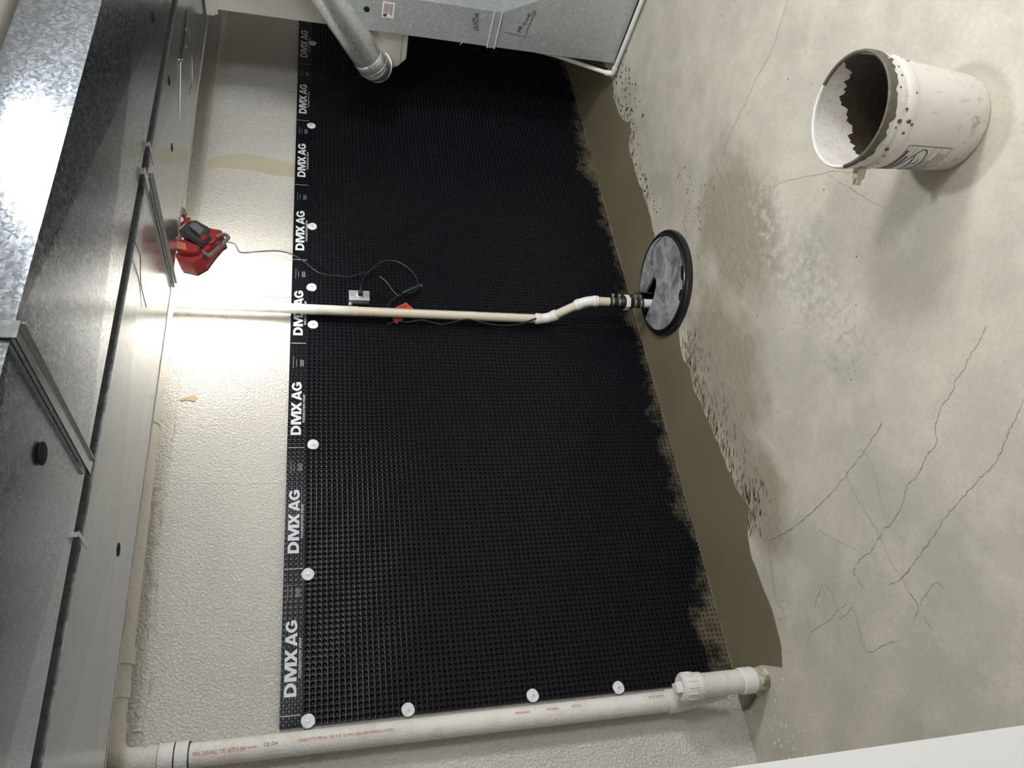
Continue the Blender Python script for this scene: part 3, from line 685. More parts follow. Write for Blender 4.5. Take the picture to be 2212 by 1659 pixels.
MB().tube([(DX, DY, .385), (DX, DY, .345), (DX+.002, DY-.006, .315), (DX+.008, DY-.055, .24), (DX+.016, DY-.10, .165)], [.047, .047, .0465, .045, .043], 24).build('wye_branch', M_PVC, st)
sx, sy = .415, -.237
MB().lathe([(.0005, .165-.11), (.049, .055), (.049, .06), (.0475, .1), (.0475, .29), (.050, .295), (.053, .30), (.053, .33), (.050, .335), (.0005, .336)], (sx, sy, 0), n=36).build('wye_body', M_PVC, st)
MB().lathe([(.0005, .06), (.0525, .06), (.0525, .115), (.0490, .118), (.0005, .118)], (sx, sy, 0), n=36).build('collar', M_PVCW, st)
MB().tube([(sx, sy, .07), (sx, sy, -.01)], .044, 28).build('floor_stub', M_DIRTY, st)
cap = MB().lathe([(.0005, .330), (.0545, .330), (.0555, .334), (.0555, .378), (.0535, .382), (.047, .383), (.047, .388), (.0005, .389)], (sx, sy, 0), n=36).build('cleanout_cap', M_PVC, st)
for k in range(14):
    a = 2*math.pi*k/14; c0 = Vector((sx+.0555*math.cos(a), sy+.0555*math.sin(a), .356))
    MB().tube([c0-Vector((0, 0, .019)), c0+Vector((0, 0, .019))], .003, 6).build('grip_rib', M_PVC, cap)
MB().box(sx-.021, sx+.021, sy-.021, sy+.021, .386, .413, .003).build('square_nut', M_PVC, cap)

def pipe_text(parent, body, cxy, rad, z_start, length, height, ang, mat, up=False, bold=.0, name='print'):
    """print that runs along a vertical pipe"""
    v, f, asp = text_geo(body, bold); mb = MB(); vs = []
    for a, b in v:
        th = ang+((b-.5)*height/rad)*(1 if not up else -1)
        z_ = z_start-a*length if not up else z_start+a*length
        vs.append((cxy[0]+(rad+.0007)*math.cos(th), cxy[1]+(rad+.0007)*math.sin(th), z_))
    mb.add(vs, f); return mb.build(name, mat, parent, smooth=False)
A_ = math.radians(-78)
pipe_text(st, 'VINYL THINWALL TYPE I ASTM D-2949', (DX, DY), DR, 2.222, .175, .0135, A_-.25, M_REDINK)
pipe_text(st, '3MM/GEC', (DX, DY), DR, 2.043, .035, .007, A_-.22, M_REDINK)
pipe_text(st, 'CE D4', (DX, DY), DR, 1.986, .046, .0115, A_-.12, plain('brown_ink', (.20, .09, .06), .6))
pipe_text(st, 'CHARLOTTE PIPE Art. S300 3.25" OD PVC HIGH PERFORMANCE RATED', (DX, DY), DR, 1.868, .34, .011, A_-.10, M_REDINK)
pipe_text(st, 'PERFORMANCE', (DX, DY), DR, 1.053, .060, .010, A_+.12, M_REDINK)
pipe_text(st, 'VINYL THINWALL', (DX, DY), DR, .925, .050, .010, A_+.16, M_REDINK)
pipe_text(st, 'ASTM D', (DX, DY), DR, .820, .040, .010, A_+.20, M_REDINK)
pipe_text(st, '30 3.25" OD PVC', (DX, DY), DR, .484, .072, .0125, A_+.22, M_REDINK)

# ------------------------------------------------------------------ sump discharge pipe
RX, RY, RR = 2.392, -.075, .0242
CX_, CY_ = 2.388, -.252
dp = thing('discharge_pipe', (CX_, CY_, .03), 'cream plastic sump discharge pipe with offset elbows and black check valve', 'pipe')
MB().tube([(RX+.015, RY, 2.479), (RX+.006, RY, 1.606)], RR+.0012, 20).build('painted_riser', M_SPRAYPVC, dp)
MB().tube([(RX+.006, RY, 1.61), (RX, RY, .62)], RR, 20).build('riser', M_CREAM, dp)
s2 = math.sqrt(.5)
def elbow45(p, d0, d1, rr, mat, hub=.012):
    """short bend at p from direction d0 into d1 with two hub rings"""
    p, d0, d1 = Vector(p), Vector(d0).normalized(), Vector(d1).normalized(); L_ = .05
    a, b = p-d0*L_, p+d1*L_; pts = []
    for i in range(9):
        t = i/8; pts.append(a*(1-t)**2+p*2*t*(1-t)+b*t*t)
    e = MB().tube([a-d0*.004]+pts+[b+d1*.004], rr+.0035, 20).build('elbow', mat, dp)
    for q, dd in ((a, d0), (b, d1)):
        MB().tube([q-dd*.016, q-dd*.012, q+dd*.012, q+dd*.016], [rr+.0025, rr+.0062, rr+.0062, rr+.0025], 20).build('hub', mat, e)
    return e
dn, fw = Vector((0, 0, -1)), Vector((0, -.1775, -.1775)).normalized()
p1 = Vector((RX, RY, .582)); p2 = Vector((CX_, CY_, .405)); fw = (p2-p1).normalized()
elbow45(p1, dn, fw, RR, M_PVCW)
MB().tube([p1+fw*.04, p2-fw*.04], RR, 20).build('offset_length', M_CREAM, dp)
elbow45(p2, fw, dn, RR, M_PVCW)
MB().tube([(CX_, CY_, .37), (CX_, CY_, .262)], RR, 20).build('short_length', M_CREAM, dp)
cv = MB().lathe([(.0005, .275), (.0275, .275), (.0275, .215), (.031, .205), (.036, .195), (.036, .150), (.031, .140), (.0275, .130), (.0275, .078), (.0005, .078)], (CX_, CY_, 0), n=28).build('check_valve', M_RUBBER, dp)
for z_ in (.259, .222, .128, .094):
    c_ = MB().lathe([(.0278, -.006), (.0295, -.006), (.0295, .006), (.0278, .006)], (CX_, CY_, z_), n=28).build('hose_clamp', M_STEEL, cv)
    MB().box(CX_+.012, CX_+.03, CY_-.037, CY_-.024, z_-.007, z_+.007, .002).build('clamp_screw', M_STEEL, c_)
hx = [(CX_+.043*math.cos(math.pi*(k/3+.12)), CY_+.043*math.sin(math.pi*(k/3+.12)), .161) for k in range(6)]
MB().prism(hx, (0, 0, .024), .001).build('hex_band', M_PVCW, cv)
MB().tube([(CX_, CY_, .085), (CX_, CY_, -.30)], RR, 20).build('pump_length', M_PVCW, dp)
for body, z_, ln in (('1-1/2 PVC-1120 SCH 40 PR 330 PSI @73F NSF-PW ASTM D-1785', 1.02, .57), ('1-1/2 PVC DWV NSF-PW', .66, .32), ):
    pipe_text(dp, body, (RX+.003, RY), RR, z_, ln, .0085, math.radians(-62), M_INK, up=True)
v, f, _ = text_geo('1-1/2 PVC-1120 SCH 40', 0); side = fw.cross(Vector((1, 0, 0))).normalized(); q0 = p2-fw*.055; mb = MB(); vs = []
for a, b in v:
    th = -math.radians(18)+((b-.5)*.009/RR); nrm = side*-math.cos(th)+Vector((1, 0, 0))*math.sin(th)
    if nrm.y > 0 and False: nrm = -nrm
    vs.append(q0-fw*(a*.13)+nrm*(RR+.0007))
mb.add(vs, f).build('print', M_INK, dp, smooth=False)
# loose pump cable tied along the pipe
P = [(x, -.090 if i % 2 else -.094, z) for i, (x, z) in enumerate(PUMP)]
P = [(2.345, -.045, 1.45)]+P+[(2.372, -.15, .50), (2.360, -.225, .405), (2.372, -.215, .33), (2.400, -.205, .26), (2.432, -.215, .185), (2.452, -.235, .13), (2.455, -.262, .075), (2.435, -.285, .02), (2.42, -.30, -.12)]
o = MB().tube(smooth_path(P, 6), .0042, 8).build('pump_cable', M_CORD)
tag(o, 'black pump cable hanging along the discharge pipe into the sump', 'cable')

o = MB().tube([(2.535, -.007, 2.60), (2.533, -.007, 2.3), (2.530, -.007, 1.92)], .0055, 8).build('wall_cable', M_SPRAYPVC)
tag(o, 'thin painted-over cable on the wall just right of the discharge pipe', 'cable')
# ------------------------------------------------------------------ sump pit and lid
sb = thing('sump_pit', (LC.x, LC.y, 0), 'round sump pit with a grey dusty lid slotted around the discharge pipe', 'sump pit')
MB().lathe([(.282, .0005), (.284, .012), (.281, .024), (.272, .029), (.262, .027), (.2605, .010), (.2605, -.45), (.0005, -.45)], (LC.x, LC.y, 0), n=72).build('basin_wall', M_LIDRIM, sb)
RL = .254
def ang_of(p): return math.atan2(p[1]-LC.y, p[0]-LC.x)
a_a, a_b = ang_of(SLOT_A[0]), ang_of(SLOT_B[-1])
arc_pts = []
n = 70
for k in range(n+1):
    a = a_b+(a_a+2*math.pi-a_b)*k/n if a_b > a_a else a_b+(a_a-a_b)*k/n
    arc_pts.append((LC.x+RL*math.cos(a), LC.y+RL*math.sin(a)))
slot = [tuple(p) for p in SLOT_A[1:]]+[tuple(p) for p in SLOT_B[:-1]]
outl = arc_pts+slot
def lid_z(x, y):
    r_ = math.hypot(x-LC.x, y-LC.y); return .036+.007*math.cos(min(r_/RL, 1)*math.pi/2)+.0015*math.sin(x*21)*math.sin(y*17)
bm = fill([outl], 0)
bmesh.ops.subdivide_edges(bm, edges=[e for e in bm.edges if e.calc_length() > .05], cuts=2, use_grid_fill=True)
bmesh.ops.triangulate(bm, faces=list(bm.faces))
for v in bm.verts: v.co.z = lid_z(v.co.x, v.co.y)
top = list(bm.faces); r = bmesh.ops.extrude_face_region(bm, geom=top)
for g in r['geom']:
    if isinstance(g, bmesh.types.BMVert): g.co.z -= .012
ld_ = MB().bm(bm).build('lid', M_LID, sb, ang=50)
MB().lathe([(.248, .030), (.2495, .038), (.253, .0405), (.259, .0395), (.2635, .035), (.264, .028), (.258, .026), (.249, .028)], (LC.x, LC.y, 0), n=80, a0=a_b, a1=a_b+(2*math.pi-(a_b-a_a))).build('rolled_rim', M_LIDRIM, ld_)
P = smooth_path([(x, y, lid_z(x, y)+.0007) for x, y in SPLIT], 5)
MB().ribbon(P, [.002+.003*abs(math.sin(i*.31)) for i in range(len(P))], (0, 0, 1)).build('split_line', M_LIDRIM, ld_, smooth=False)
for ac, da in ((-2.05, .16), (-2.52, .12), (1.25, .10)):
    mb = MB(); vs = []
    for k in range(9):
        a = ac-da+2*da*k/8; rw = .006+.010*math.sin(math.pi*k/8)
        for rr in (.240-rw, .2495): x, y = LC.x+rr*math.cos(a), LC.y+rr*math.sin(a); vs.append((x, y, lid_z(x, y)+.0012))
    mb.add(vs, [(2*k, 2*k+2, 2*k+3, 2*k+1) for k in range(8)]).build('rim_gap', M_LIDRIM, ld_, smooth=False)

# ------------------------------------------------------------------ outlet, cords, red card
bx0, bx1, bz0, bz1 = 2.487, 2.553, 1.541, 1.648
ob = thing('outlet_box', ((bx0+bx1)/2, -.02, bz0), 'small grey metal outlet box on the black sheet right of the discharge pipe', 'outlet')
MB().box(bx0+.002, bx1-.002, -.052, -.018, bz0+.002, bz1-.002, .004).build('box', M_GREYBOX, ob)
MB().box(bx0, bx1, -.056, -.052, bz0, bz1, .0015).build('cover_plate', M_GREYBOX, ob)
MB().lathe([(.0005, .006), (.0165, .006), (.0175, .004), (.0175, 0)], (2.521, -.056, 1.592), (0, -1, 0), 24).build('receptacle', M_PVCW, ob)
for z_ in (1.556, 1.633):
    MB().lathe([(.0005, .002), (.0035, .0015), (.004, 0)], (2.52, -.056, z_), (0, -1, 0), 10).build('cover_screw', M_STEEL, ob)
MB().lathe([(.0005, .016), (.008, .016), (.009, .012), (.009, 0)], (2.482, -.035, 1.640), (-1, 0, 0), 12).build('cable_clamp', M_GREYBOX, ob)

lampO, lampU, lampW, lampE = Vector(LAMP_O), Vector(LAMP_U), Vector(LAMP_W), Vector(LAMP_E)
def LP(a, b, c=0.0): return lampO+lampU*a+lampW*b+lampE*c
wk = thing('work_light', tuple(LP(-.01, -.08)), 'red and charcoal corded work light hanging lit from the duct edge', 'work light')
A = [(x, -.050, z) for x, z in CORD_A]; B = [(x, -.062, z) for x, z in CORD_B]
lead = [LP(a, b, -.075) for a, b in L_CORD]
path = lead+[Vector((2.70, -.20, 2.215))]+[Vector(p) for p in A[1:]]
cmb = MB().tube(smooth_path(path, 6), .0034, 8)
path = [Vector((2.521, -.092, 1.588)), Vector((2.545, -.105, 1.585)), Vector((2.585, -.08, 1.578))]+[Vector(p) for p in B[1:]]
lc = cmb.tube(smooth_path(path, 6), .0034, 8).build('power_cord', M_CORD, wk)
MB().prism([(2.508, -.062, 1.602), (2.534, -.062, 1.602), (2.536, -.062, 1.578), (2.506, -.062, 1.578)], (0, -.030, 0), .004).build('plug', M_CORD, lc)
pg = thing('spare_plug', (2.556, -.05, 1.33), 'black loose plug and thin lead hanging below the grey outlet box', 'plug')
MB().tube([(2.600, -.06, 1.272), (2.575, -.06, 1.315), (2.558, -.058, 1.345), (2.548, -.055, 1.368)], [.008, .011, .010, .005], 10).build('plug_body', M_CORD, pg)
for o_ in (-.004, .005):
    MB().tube([(2.598+o_, -.06, 1.276+o_*.5), (2.607+o_, -.06, 1.256+o_*.5)], .0014, 6).build('prong', M_STEEL, pg)
MB().tube(smooth_path([(x, -.045, z) for x, z in TAIL], 6), .0036, 8).build('lead', M_CORD, pg)
o = MB().tube(smooth_path([(x, -.030, z) for x, z in WIRE], 6), .0020, 6).build('grey_wire', M_MGREY)
tag(o, 'thin grey wire lying on the black sheet below the outlet box', 'wire')
rc = thing('warning_card', (2.42, -.05, 1.30), 'small red card tucked behind the discharge pipe', 'card')
MB().prism([(x, -.046, z) for x, z in RED], (0, .0022, 0)).build('card', M_TAG, rc, smooth=False)
r0, r1, r2, r3 = [Vector((x, 0, z)) for x, z in RED]
for k in range(7):
    t = .12+.055*k; a = r1*(1-t)+r2*t; b = r0*(1-t)+r3*t
    MB().ribbon([(a*.9+b*.1)+Vector((0, -.0466, 0)), (a*.42+b*.58)+Vector((0, -.0466, 0))], .0022, (0, -1, 0)).build('print_line', M_TAGD, rc, smooth=False)

# ------------------------------------------------------------------ work light
def plate(pts, c0, c1, bev, name, mat, parent=None):
    return MB().prism([LP(a, b, c0) for a, b in pts], lampE*(c1-c0), bev).build(name, mat, parent or wk)
plate(L_SHELL, -.030, .040, .005, 'housing', M_RED)
# lit panel on the wall side
ctr = Vector((sum(p[0] for p in L_SHELL)/len(L_SHELL), sum(p[1] for p in L_SHELL)/len(L_SHELL)))
frame = [(ctr.x+(a-ctr.x)*.98, ctr.y+(b-ctr.y)*.98) for a, b in L_SHELL]
plate(frame, .040, .050, .002, 'lens_frame', M_DGREY)
mb = MB(); q = [(ctr.x+(a-ctr.x)*.86, ctr.y+(b-ctr.y)*.86) for a, b in L_SHELL]
mb.prism([LP(a, b, .0502) for a, b in q], lampE*.003).build('led_panel', M_LED, wk, smooth=False)
dk = plate(L_DARK, -.052, -.028, .004, 'battery_bay', M_DGREY)
plate(L_BAY, -.074, -.050, .004, 'battery', M_MGREY, dk)
plate(L_TAB, -.060, -.050, .002, 'release_tab', M_RED, dk)
c_ = LP(.0155, -.016, -.056); MB().lathe([(.0005, .012), (.005, .012), (.007, .009), (.007, 0)], c_, -lampE, 16).build('power_button', M_RED, dk)
rb = plate(L_REDBOX, -.058, -.028, .006, 'side_housing', M_RED)
plate(L_ORANGE, -.0615, -.056, .0015, 'label_plate', M_REDD, rb)
hp = smooth_path([LP(a, b, -.035) for a, b in L_HANDLE], 5)
MB().tube(hp, .0085, 12).build('handle', M_MGREY, wk)
MB().tube([LP(*L_HANDLE[0], -.028), LP(-.035, -.040, -.028), LP(*L_HANDLE[-1], -.028)], .005, 10).build('handle_bar', M_RED, wk)
br = plate(L_BRACKET, -.022, -.006, .003, 'bracket', M_PVCW)
plate(L_STRIP, -.030, -.004, .002, 'bracket_edge', M_RED, br)
MB().tube([LP(*p, -.012) for p in L_HOOK], .0085, 12).build('hook_stem', M_RED, wk)
a_, b_ = LP(*L_CAN[0], -.012), LP(*L_CAN[1], -.012)
MB().tube([a_, a_*.85+b_*.15, b_, b_-(b_-a_).normalized()*.004, a_*.5+b_*.5], [.011, .016, .016, .0135, .0135], 20).build('hook_socket', M_STEEL, wk)
k0, k1 = LP(.1035, .030, -.012), LP(.124, .0125, -.012)
MB().tube([k0-(k1-k0)*.6, k0], .0055, 10).build('knob_shaft', M_STEEL, wk)
MB().tube([k0, k0+(k1-k0)*.06, k1-(k1-k0)*.06, k1], [.015, .0165, .0165, .015], 20).build('knob', M_RUBBER, wk)
MB().tube(smooth_path([LP(-.045, .112, .005), LP(-.03, .135, .01), LP(-.01, .15, .012), LP(.015, .152, .012)], 4), .007, 10).build('hanger_arm', M_DGREY, wk)

# ------------------------------------------------------------------ bucket
BX, BY = 1.626, -2.079
bk = thing('bucket', (BX, BY, 0), 'dirty white plastic bucket with wet dark cement inside', 'bucket')
def inr(z): return .1295+(z-.02)*.0655
MB().lathe([(.0005, .0), (.128, .0), (.1345, .003), (.1365, .010), (.1515, .272)], (BX, BY, 0), n=72).build('body', M_BUCKET, bk)
MB().lathe([(.150, .268), (.1555, .270), (.1565, .276), (.1565, .296), (.1545, .299), (.1535, .301), (.1535, .312), (.1575, .315), (.1575, .334), (.1545, .337)], (BX, BY, 0), n=72).build('reinforcing_band', M_BUCKET, bk)
MB().lathe([(.1545, .332), (.1595, .338), (.1610, .342), (.1612, .360), (.1595, .366), (.156, .368), (.1525, .366), (.1512, .360)], (BX, BY, 0), n=72).build('rim', M_BUCKET, bk)
MB().lathe([(.1515, .362), (inr(.33), .33), (inr(.2), .2), (inr(.02), .02), (.0005, .019)], (BX, BY, 0), n=72).build('inner_wall', M_INSIDE, bk)
aR = math.atan2(-.536, .844)           # the side that faces right in the upright view
aF = math.atan2(.813, .519)            # far side
nn = 260; mb = MB(); vs = []
def cover_h(a):
    d = (a-aR+math.pi) % (2*math.pi)-math.pi
    base = .225+.15*math.exp(-(d/.55)**2)
    if d > 0: base += .05*math.exp(-((d-1.0)/.5)**2)
    return max(.06, min(.362, base+.012*math.sin(a*6)+.007*math.sin(a*17+1)+.004*math.sin(a*41)+random.uniform(-.0025, .0025)))
hs = [cover_h(2*math.pi*k/nn) for k in range(nn)]
lv = 7
for i in range(lv):
    for k in range(nn):
        z_ = .045+(hs[k]-.045)*i/(lv-1); a = 2*math.pi*k/nn; rr = inr(z_)-.0022+.0016*(i/(lv-1))**3
        vs.append((BX+rr*math.cos(a), BY+rr*math.sin(a), z_))
fs = [(i*nn+k, i*nn+(k+1) % nn, (i+1)*nn+(k+1) % nn, (i+1)*nn+k) for i in range(lv-1) for k in range(nn)]
fs.append(tuple(range(nn)))
mb.add(vs, fs).build('cement_coating', M_GROUT, bk)
# dried smear over the near part of the lip
aC = math.atan2(-1.07, -1.626)
mb = MB(); vs = []; m_ = 60
a0_, a1_ = aC-1.25, aR+.75
if a1_ < a0_: a1_ += 2*math.pi
for k in range(m_+1):
    t = k/m_; a = a0_+(a1_-a0_)*t; e_ = min(1, 6*t, 6*(1-t)); lo = .366-(.034*e_)*random.uniform(.45, 1.0)
    for rr, z_ in ((.1505, .360), (.1522, .3672), (.156, .3692), (.1602, .3668), (.1622, .360), (.1622, max(lo, .341)), (.1585 if lo < .341 else .1622, lo)):
        vs.append((BX+rr*math.cos(a), BY+rr*math.sin(a), z_))
mb.add(vs, [(i*7+j, i*7+7+j, i*7+8+j, i*7+1+j) for i in range(m_) for j in range(6)]).build('rim_smear', M_RIMGROUT, bk)
mb = MB()
for _ in range(26):
    a = random.uniform(a0_, a1_); z_ = random.uniform(.27, .335); r_ = random.choice((.003, .004, .006)); rr = .1585 if z_ > .3 else .1572
    pts = [(BX+rr*math.cos(a+r_*math.cos(t)/rr), BY+rr*math.sin(a+r_*math.cos(t)/rr), z_+r_*random.uniform(.6, 1.6)*math.sin(t)) for t in [k*math.pi/4 for k in range(8)]]
    mb.add(pts, [tuple(range(8))])
tag(mb.build('splash_spots', M_CEMDARK, bk, smooth=False), 'dark cement spots on the bands', kind='stuff')
aL = aR+math.pi
def on_b(a, z_, lift=.0008): 
    rr = .1365+(z_-.010)*.0573+lift; return (BX+rr*math.cos(a), BY+rr*math.sin(a), z_)
er = MB().box(0, .034, -.012, .012, .262, .290, .003)
ea = math.atan2(.80, -.60)
er.v = [(BX+(.150+x)*math.cos(ea)-y*math.sin(ea), BY+(.150+x)*math.sin(ea)+y*math.cos(ea), z) for x, y, z in er.v]
ear = er.build('handle_ear', M_CREAM, bk)
for o_ in (-.008, .006):
    p_ = MB().box(.02, .052, o_-.002, o_+.003, .268, .284, .001)
    p_.v = [(BX+(.150+x)*math.cos(ea)-y*math.sin(ea), BY+(.150+x)*math.sin(ea)+y*math.cos(ea), z) for x, y, z in p_.v]
    p_.build('ear_prong', M_CREAM, ear)
# printed warning panel
LA, LB, LZ0, LZ1 = math.radians(186), math.radians(120), .085, .238
def lab(u, v_): return on_b(LA+(LB-LA)*u, LZ1+(LZ0-LZ1)*v_)
def lab_line(pts, wd, mat, name):
    P = []
    for (u0, v0), (u1, v1) in zip(pts, pts[1:]):
        for k in range(8): P.append((u0+(u1-u0)*k/8, v0+(v1-v0)*k/8))
    P.append(pts[-1]); mb = MB(); vs = []
    Q = [Vector(lab(*p)) for p in P]
    for i, p in enumerate(Q):
        t = (Q[min(i+1, len(Q)-1)]-Q[max(i-1, 0)]).normalized(); nr = Vector((p.x-BX, p.y-BY, 0)).normalized(); sd = t.cross(nr).normalized()
        vs += [p+sd*wd/2, p-sd*wd/2]
    mb.add(vs, [(2*i, 2*i+2, 2*i+3, 2*i+1) for i in range(len(Q)-1)]); return mb.build(name, mat, lbl, smooth=False)
mb = MB(); n = 14
vs = [on_b(LA+(LB-LA)*k/n, z_, .0004) for k in range(n+1) for z_ in (LZ0, LZ1)]
lbl = mb.add(vs, [(2*k, 2*k+2, 2*k+3, 2*k+1) for k in range(n)]).build('warning_panel', M_BUCKET, bk)
lab_line([(0, 0), (1, 0), (1, 1), (0, 1), (0, 0)], .0018, M_BLUEINK, 'panel_border')
for v_ in (.09, .20, .62, .78): lab_line([(0, v_), (1, v_)], .0012, M_BLUEINK, 'panel_rule')
lab_line([(.10, .045), (.92, .045)], .008, M_BLUEINK, 'heading_bar')
lab_line([(.22, .145), (.78, .145)], .007, M_BLUEINK, 'heading_bar')
ringp = [(.5+.44*math.cos(t), .41+.19*math.sin(t)) for t in [k*2*math.pi/20 for k in range(21)]]
lab_line(ringp, .0035, M_BLUEINK, 'prohibition_ring')
lab_line([(.18, .30), (.82, .53)], .0035, M_BLUEINK, 'prohibition_bar')
for pts in ([(.30, .33), (.42, .38), (.55, .37)], [(.55, .37), (.70, .42), (.72, .50)], [(.42, .38), (.40, .50), (.62, .52)], [(.28, .47), (.40, .50)]):
    lab_line(pts, .0028, M_INK, 'pictogram')
for k in range(9):
    v_ = .645+.037*k
    lab_line([(.30 if k < 4 else .12, v_), (.95, v_)], .0022, M_GREYINK, 'text_line')

# ------------------------------------------------------------------ sheet-metal ducts overhead
def duct_section(x0, x1, y0, y1, z0, z1, name, mat, parent, brk=.011, open_ends=False):
    """box whose underside and room side carry the cross-break creases"""
    cx0, cy0, cz0 = (x0+x1)/2, (y0+y1)/2, (z0+z1)/2
    vs = [(x0, y0, z0), (x1, y0, z0), (x1, y1, z0), (x0, y1, z0), (x0, y0, z1), (x1, y0, z1), (x1, y1, z1), (x0, y1, z1), (cx0, cy0, z0-brk), (cx0, y0-brk*.3, cz0)]
    fs = [(0, 1, 8), (1, 2, 8), (2, 3, 8), (3, 0, 8), (0, 4, 9), (4, 5, 9), (5, 1, 9), (1, 0, 9), (4, 7, 6, 5), (3, 2, 6, 7), (0, 3, 7, 4), (1, 5, 6, 2)]
    return MB().add(vs, fs).build(name, mat, parent, smooth=False)
def cleat(x, y0, y1, z0, z1, parent, wd=.042, lip=.018, front=True):
    c = MB().box(x-wd/2, x+wd/2, y0-.004, y1+.002, z0-.014, z0-.010).build('cleat', M_GALVF, parent, smooth=False)
    MB().box(x+wd/2-.003, x+wd/2, y0-.004, y1+.002, z0-.014-lip*.35, z0-.003).build('cleat_lip', M_GALVF, c, smooth=False)
    MB().box(x-wd/2, x-wd/2+.002, y0-.004, y1+.002, z0-.012, z0-.002).build('cleat_lip', M_GALVF, c, smooth=False)
    if front:
        MB().box(x-wd/2, x+wd/2, y0-.010, y0-.006, z0-.014, z1).build('cleat_front', M_GALVF, c, smooth=False)
    return c
def hole(x, y, z, r_, parent):
    return MB().lathe([(.0005, -.0006), (r_*.9, -.0006), (r_, .0006), (r_*1.04, .004)], (x, y, z), (0, 0, 1), 20).build('hole', M_HOLE, parent)
DZ0, DZ1 = 2.42, 2.615
d1 = thing('supply_duct', (1.0, -1.467, DZ0), 'wide galvanized trunk duct overhead, its bluish side facing the room', 'duct')
for xa, xb in ((-1.55, .99), (.99, 3.43), (3.43, 5.87)):
    duct_section(xa, xb, -1.774, -1.160, DZ0, DZ1, 'duct_section', M_GALV, d1)
for x in (.99, 3.43): cleat(x, -1.774, -1.160, DZ0, DZ1, d1)
hole(.858, -1.497, DZ0-.0085, .026, d1); hole(2.717, -1.374, DZ0-.010, .02, d1)
d2 = thing('return_duct', (2.2, -.772, DZ0), 'galvanized duct overhead between the trunk duct and the wall, edge flecked with paint', 'duct')
for xa, xb in ((-1.55, -.24), (-.24, 2.2), (2.2, 4.62)):
    duct_section(xa, xb, -1.078, -.467, DZ0, DZ1, 'duct_section', M_GALVF, d2)
cleat(2.2, -1.078, -.467, DZ0, DZ1, d2, .026, .02, False)
cleat(-.24, -1.078, -.467, DZ0, DZ1, d2, .026, .02, False)
hole(.915, -.736, DZ0-.011, .022, d2); hole(2.833, -1.016, DZ0-.004, .018, d2); hole(2.656, -.822, DZ0-.005, .018, d2)
# paint overspray band on the wall-side corner
mb = MB(); vs = []; m_ = 150
for k in range(m_+1):
    x = .3+3.9*k/m_; e_ = random.uniform(.010, .026)+(.05 if x > 2.5 else 0)*random.uniform(.5, 1)
    vs += [(x, -.467-e_, DZ0-.0012), (x, -.4655, DZ0-.0012), (x, -.4655, DZ0+.05)]
mb.add(vs, [f for i in range(m_) for f in ((i*3, i*3+3, i*3+4, i*3+1), (i*3+1, i*3+4, i*3+5, i*3+2))]).build('paint_fringe', M_SPRAY, d2, smooth=False)
# cut and bent access flap
fl_ = MB().prism([(3.40, -.935, DZ0-.004), (3.08, -.925, DZ0-.004), (3.12, -.77, DZ0-.005), (3.33, -.665, DZ0-.006), (3.42, -.76, DZ0-.005)], (0, 0, -.0012)).build('access_flap', M_GALVF, d2, smooth=False)
MB().tube([(3.46, -.945, DZ0-.006), (3.25, -.935, DZ0-.011), (3.08, -.925, DZ0-.009)], [.001, .004, .002], 6).build('flap_gap', M_HOLE, fl_)
for o_ in (0, .010, .019):
    MB().tube(smooth_path([(3.09, -.93+o_, DZ0-.010), (2.98, -.87+o_*.8, DZ0-.012), (2.88, -.79+o_*.3, DZ0-.008)], 5), .0014, 6).build('flap_strand', M_STEEL, fl_)
MB().tube(smooth_path([(3.40, -.90, DZ0-.008), (3.42, -.78, DZ0-.009), (3.33, -.67, DZ0-.009), (3.2, -.68, DZ0-.008)], 5), .0018, 6).build('flap_bead', M_STEEL, fl_)
for x, y in ((3.36, -.91), (3.30, -.86), (3.16, -.89), (3.12, -.90), (3.10, -.93), (3.22, -.80), (3.14, -.72), (3.04, -.86)):
    MB().lathe([(.0005, .006), (.005, .005), (.0065, 0)], (x, y, DZ0-.005), (0, 0, -1), 10).build('rivet', M_STEEL, fl_)
for x, wd, lab_ in ((2.276, .022, 'metal strap across the dark duct gap, farther of the two by the thin cleat'), (2.137, .030, 'metal strap across the dark duct gap, right at the thin cleat'), (.80, .014, 'metal strap across the dark duct gap, nearest the drain stack')):
    t = thing('hanger_strap', (x, -1.12, DZ0), lab_, 'strap', 'straps across the duct gap')
    MB().box(x-wd/2, x+wd/2, -1.166, -1.070, DZ0-.0135, DZ0-.0115).build('strap', M_GALVF, t, smooth=False)
    MB().box(x-wd/2, x+wd/2, -1.1595, -1.158, DZ0-.0125, DZ1+.02).build('strap_leg', M_GALVF, t, smooth=False)
o = MB().tube(smooth_path([(1.86, -1.11, DZ0-.004), (1.84, -1.06, DZ0-.016), (1.83, -1.02, DZ0-.012), (1.80, -.95, DZ0-.006), (1.77, -.86, DZ0-.012)], 5), .0022, 6).build('tie_wire', M_STEEL)
tag(o, 'short bent wire poking from the gap between the ducts', 'wire')

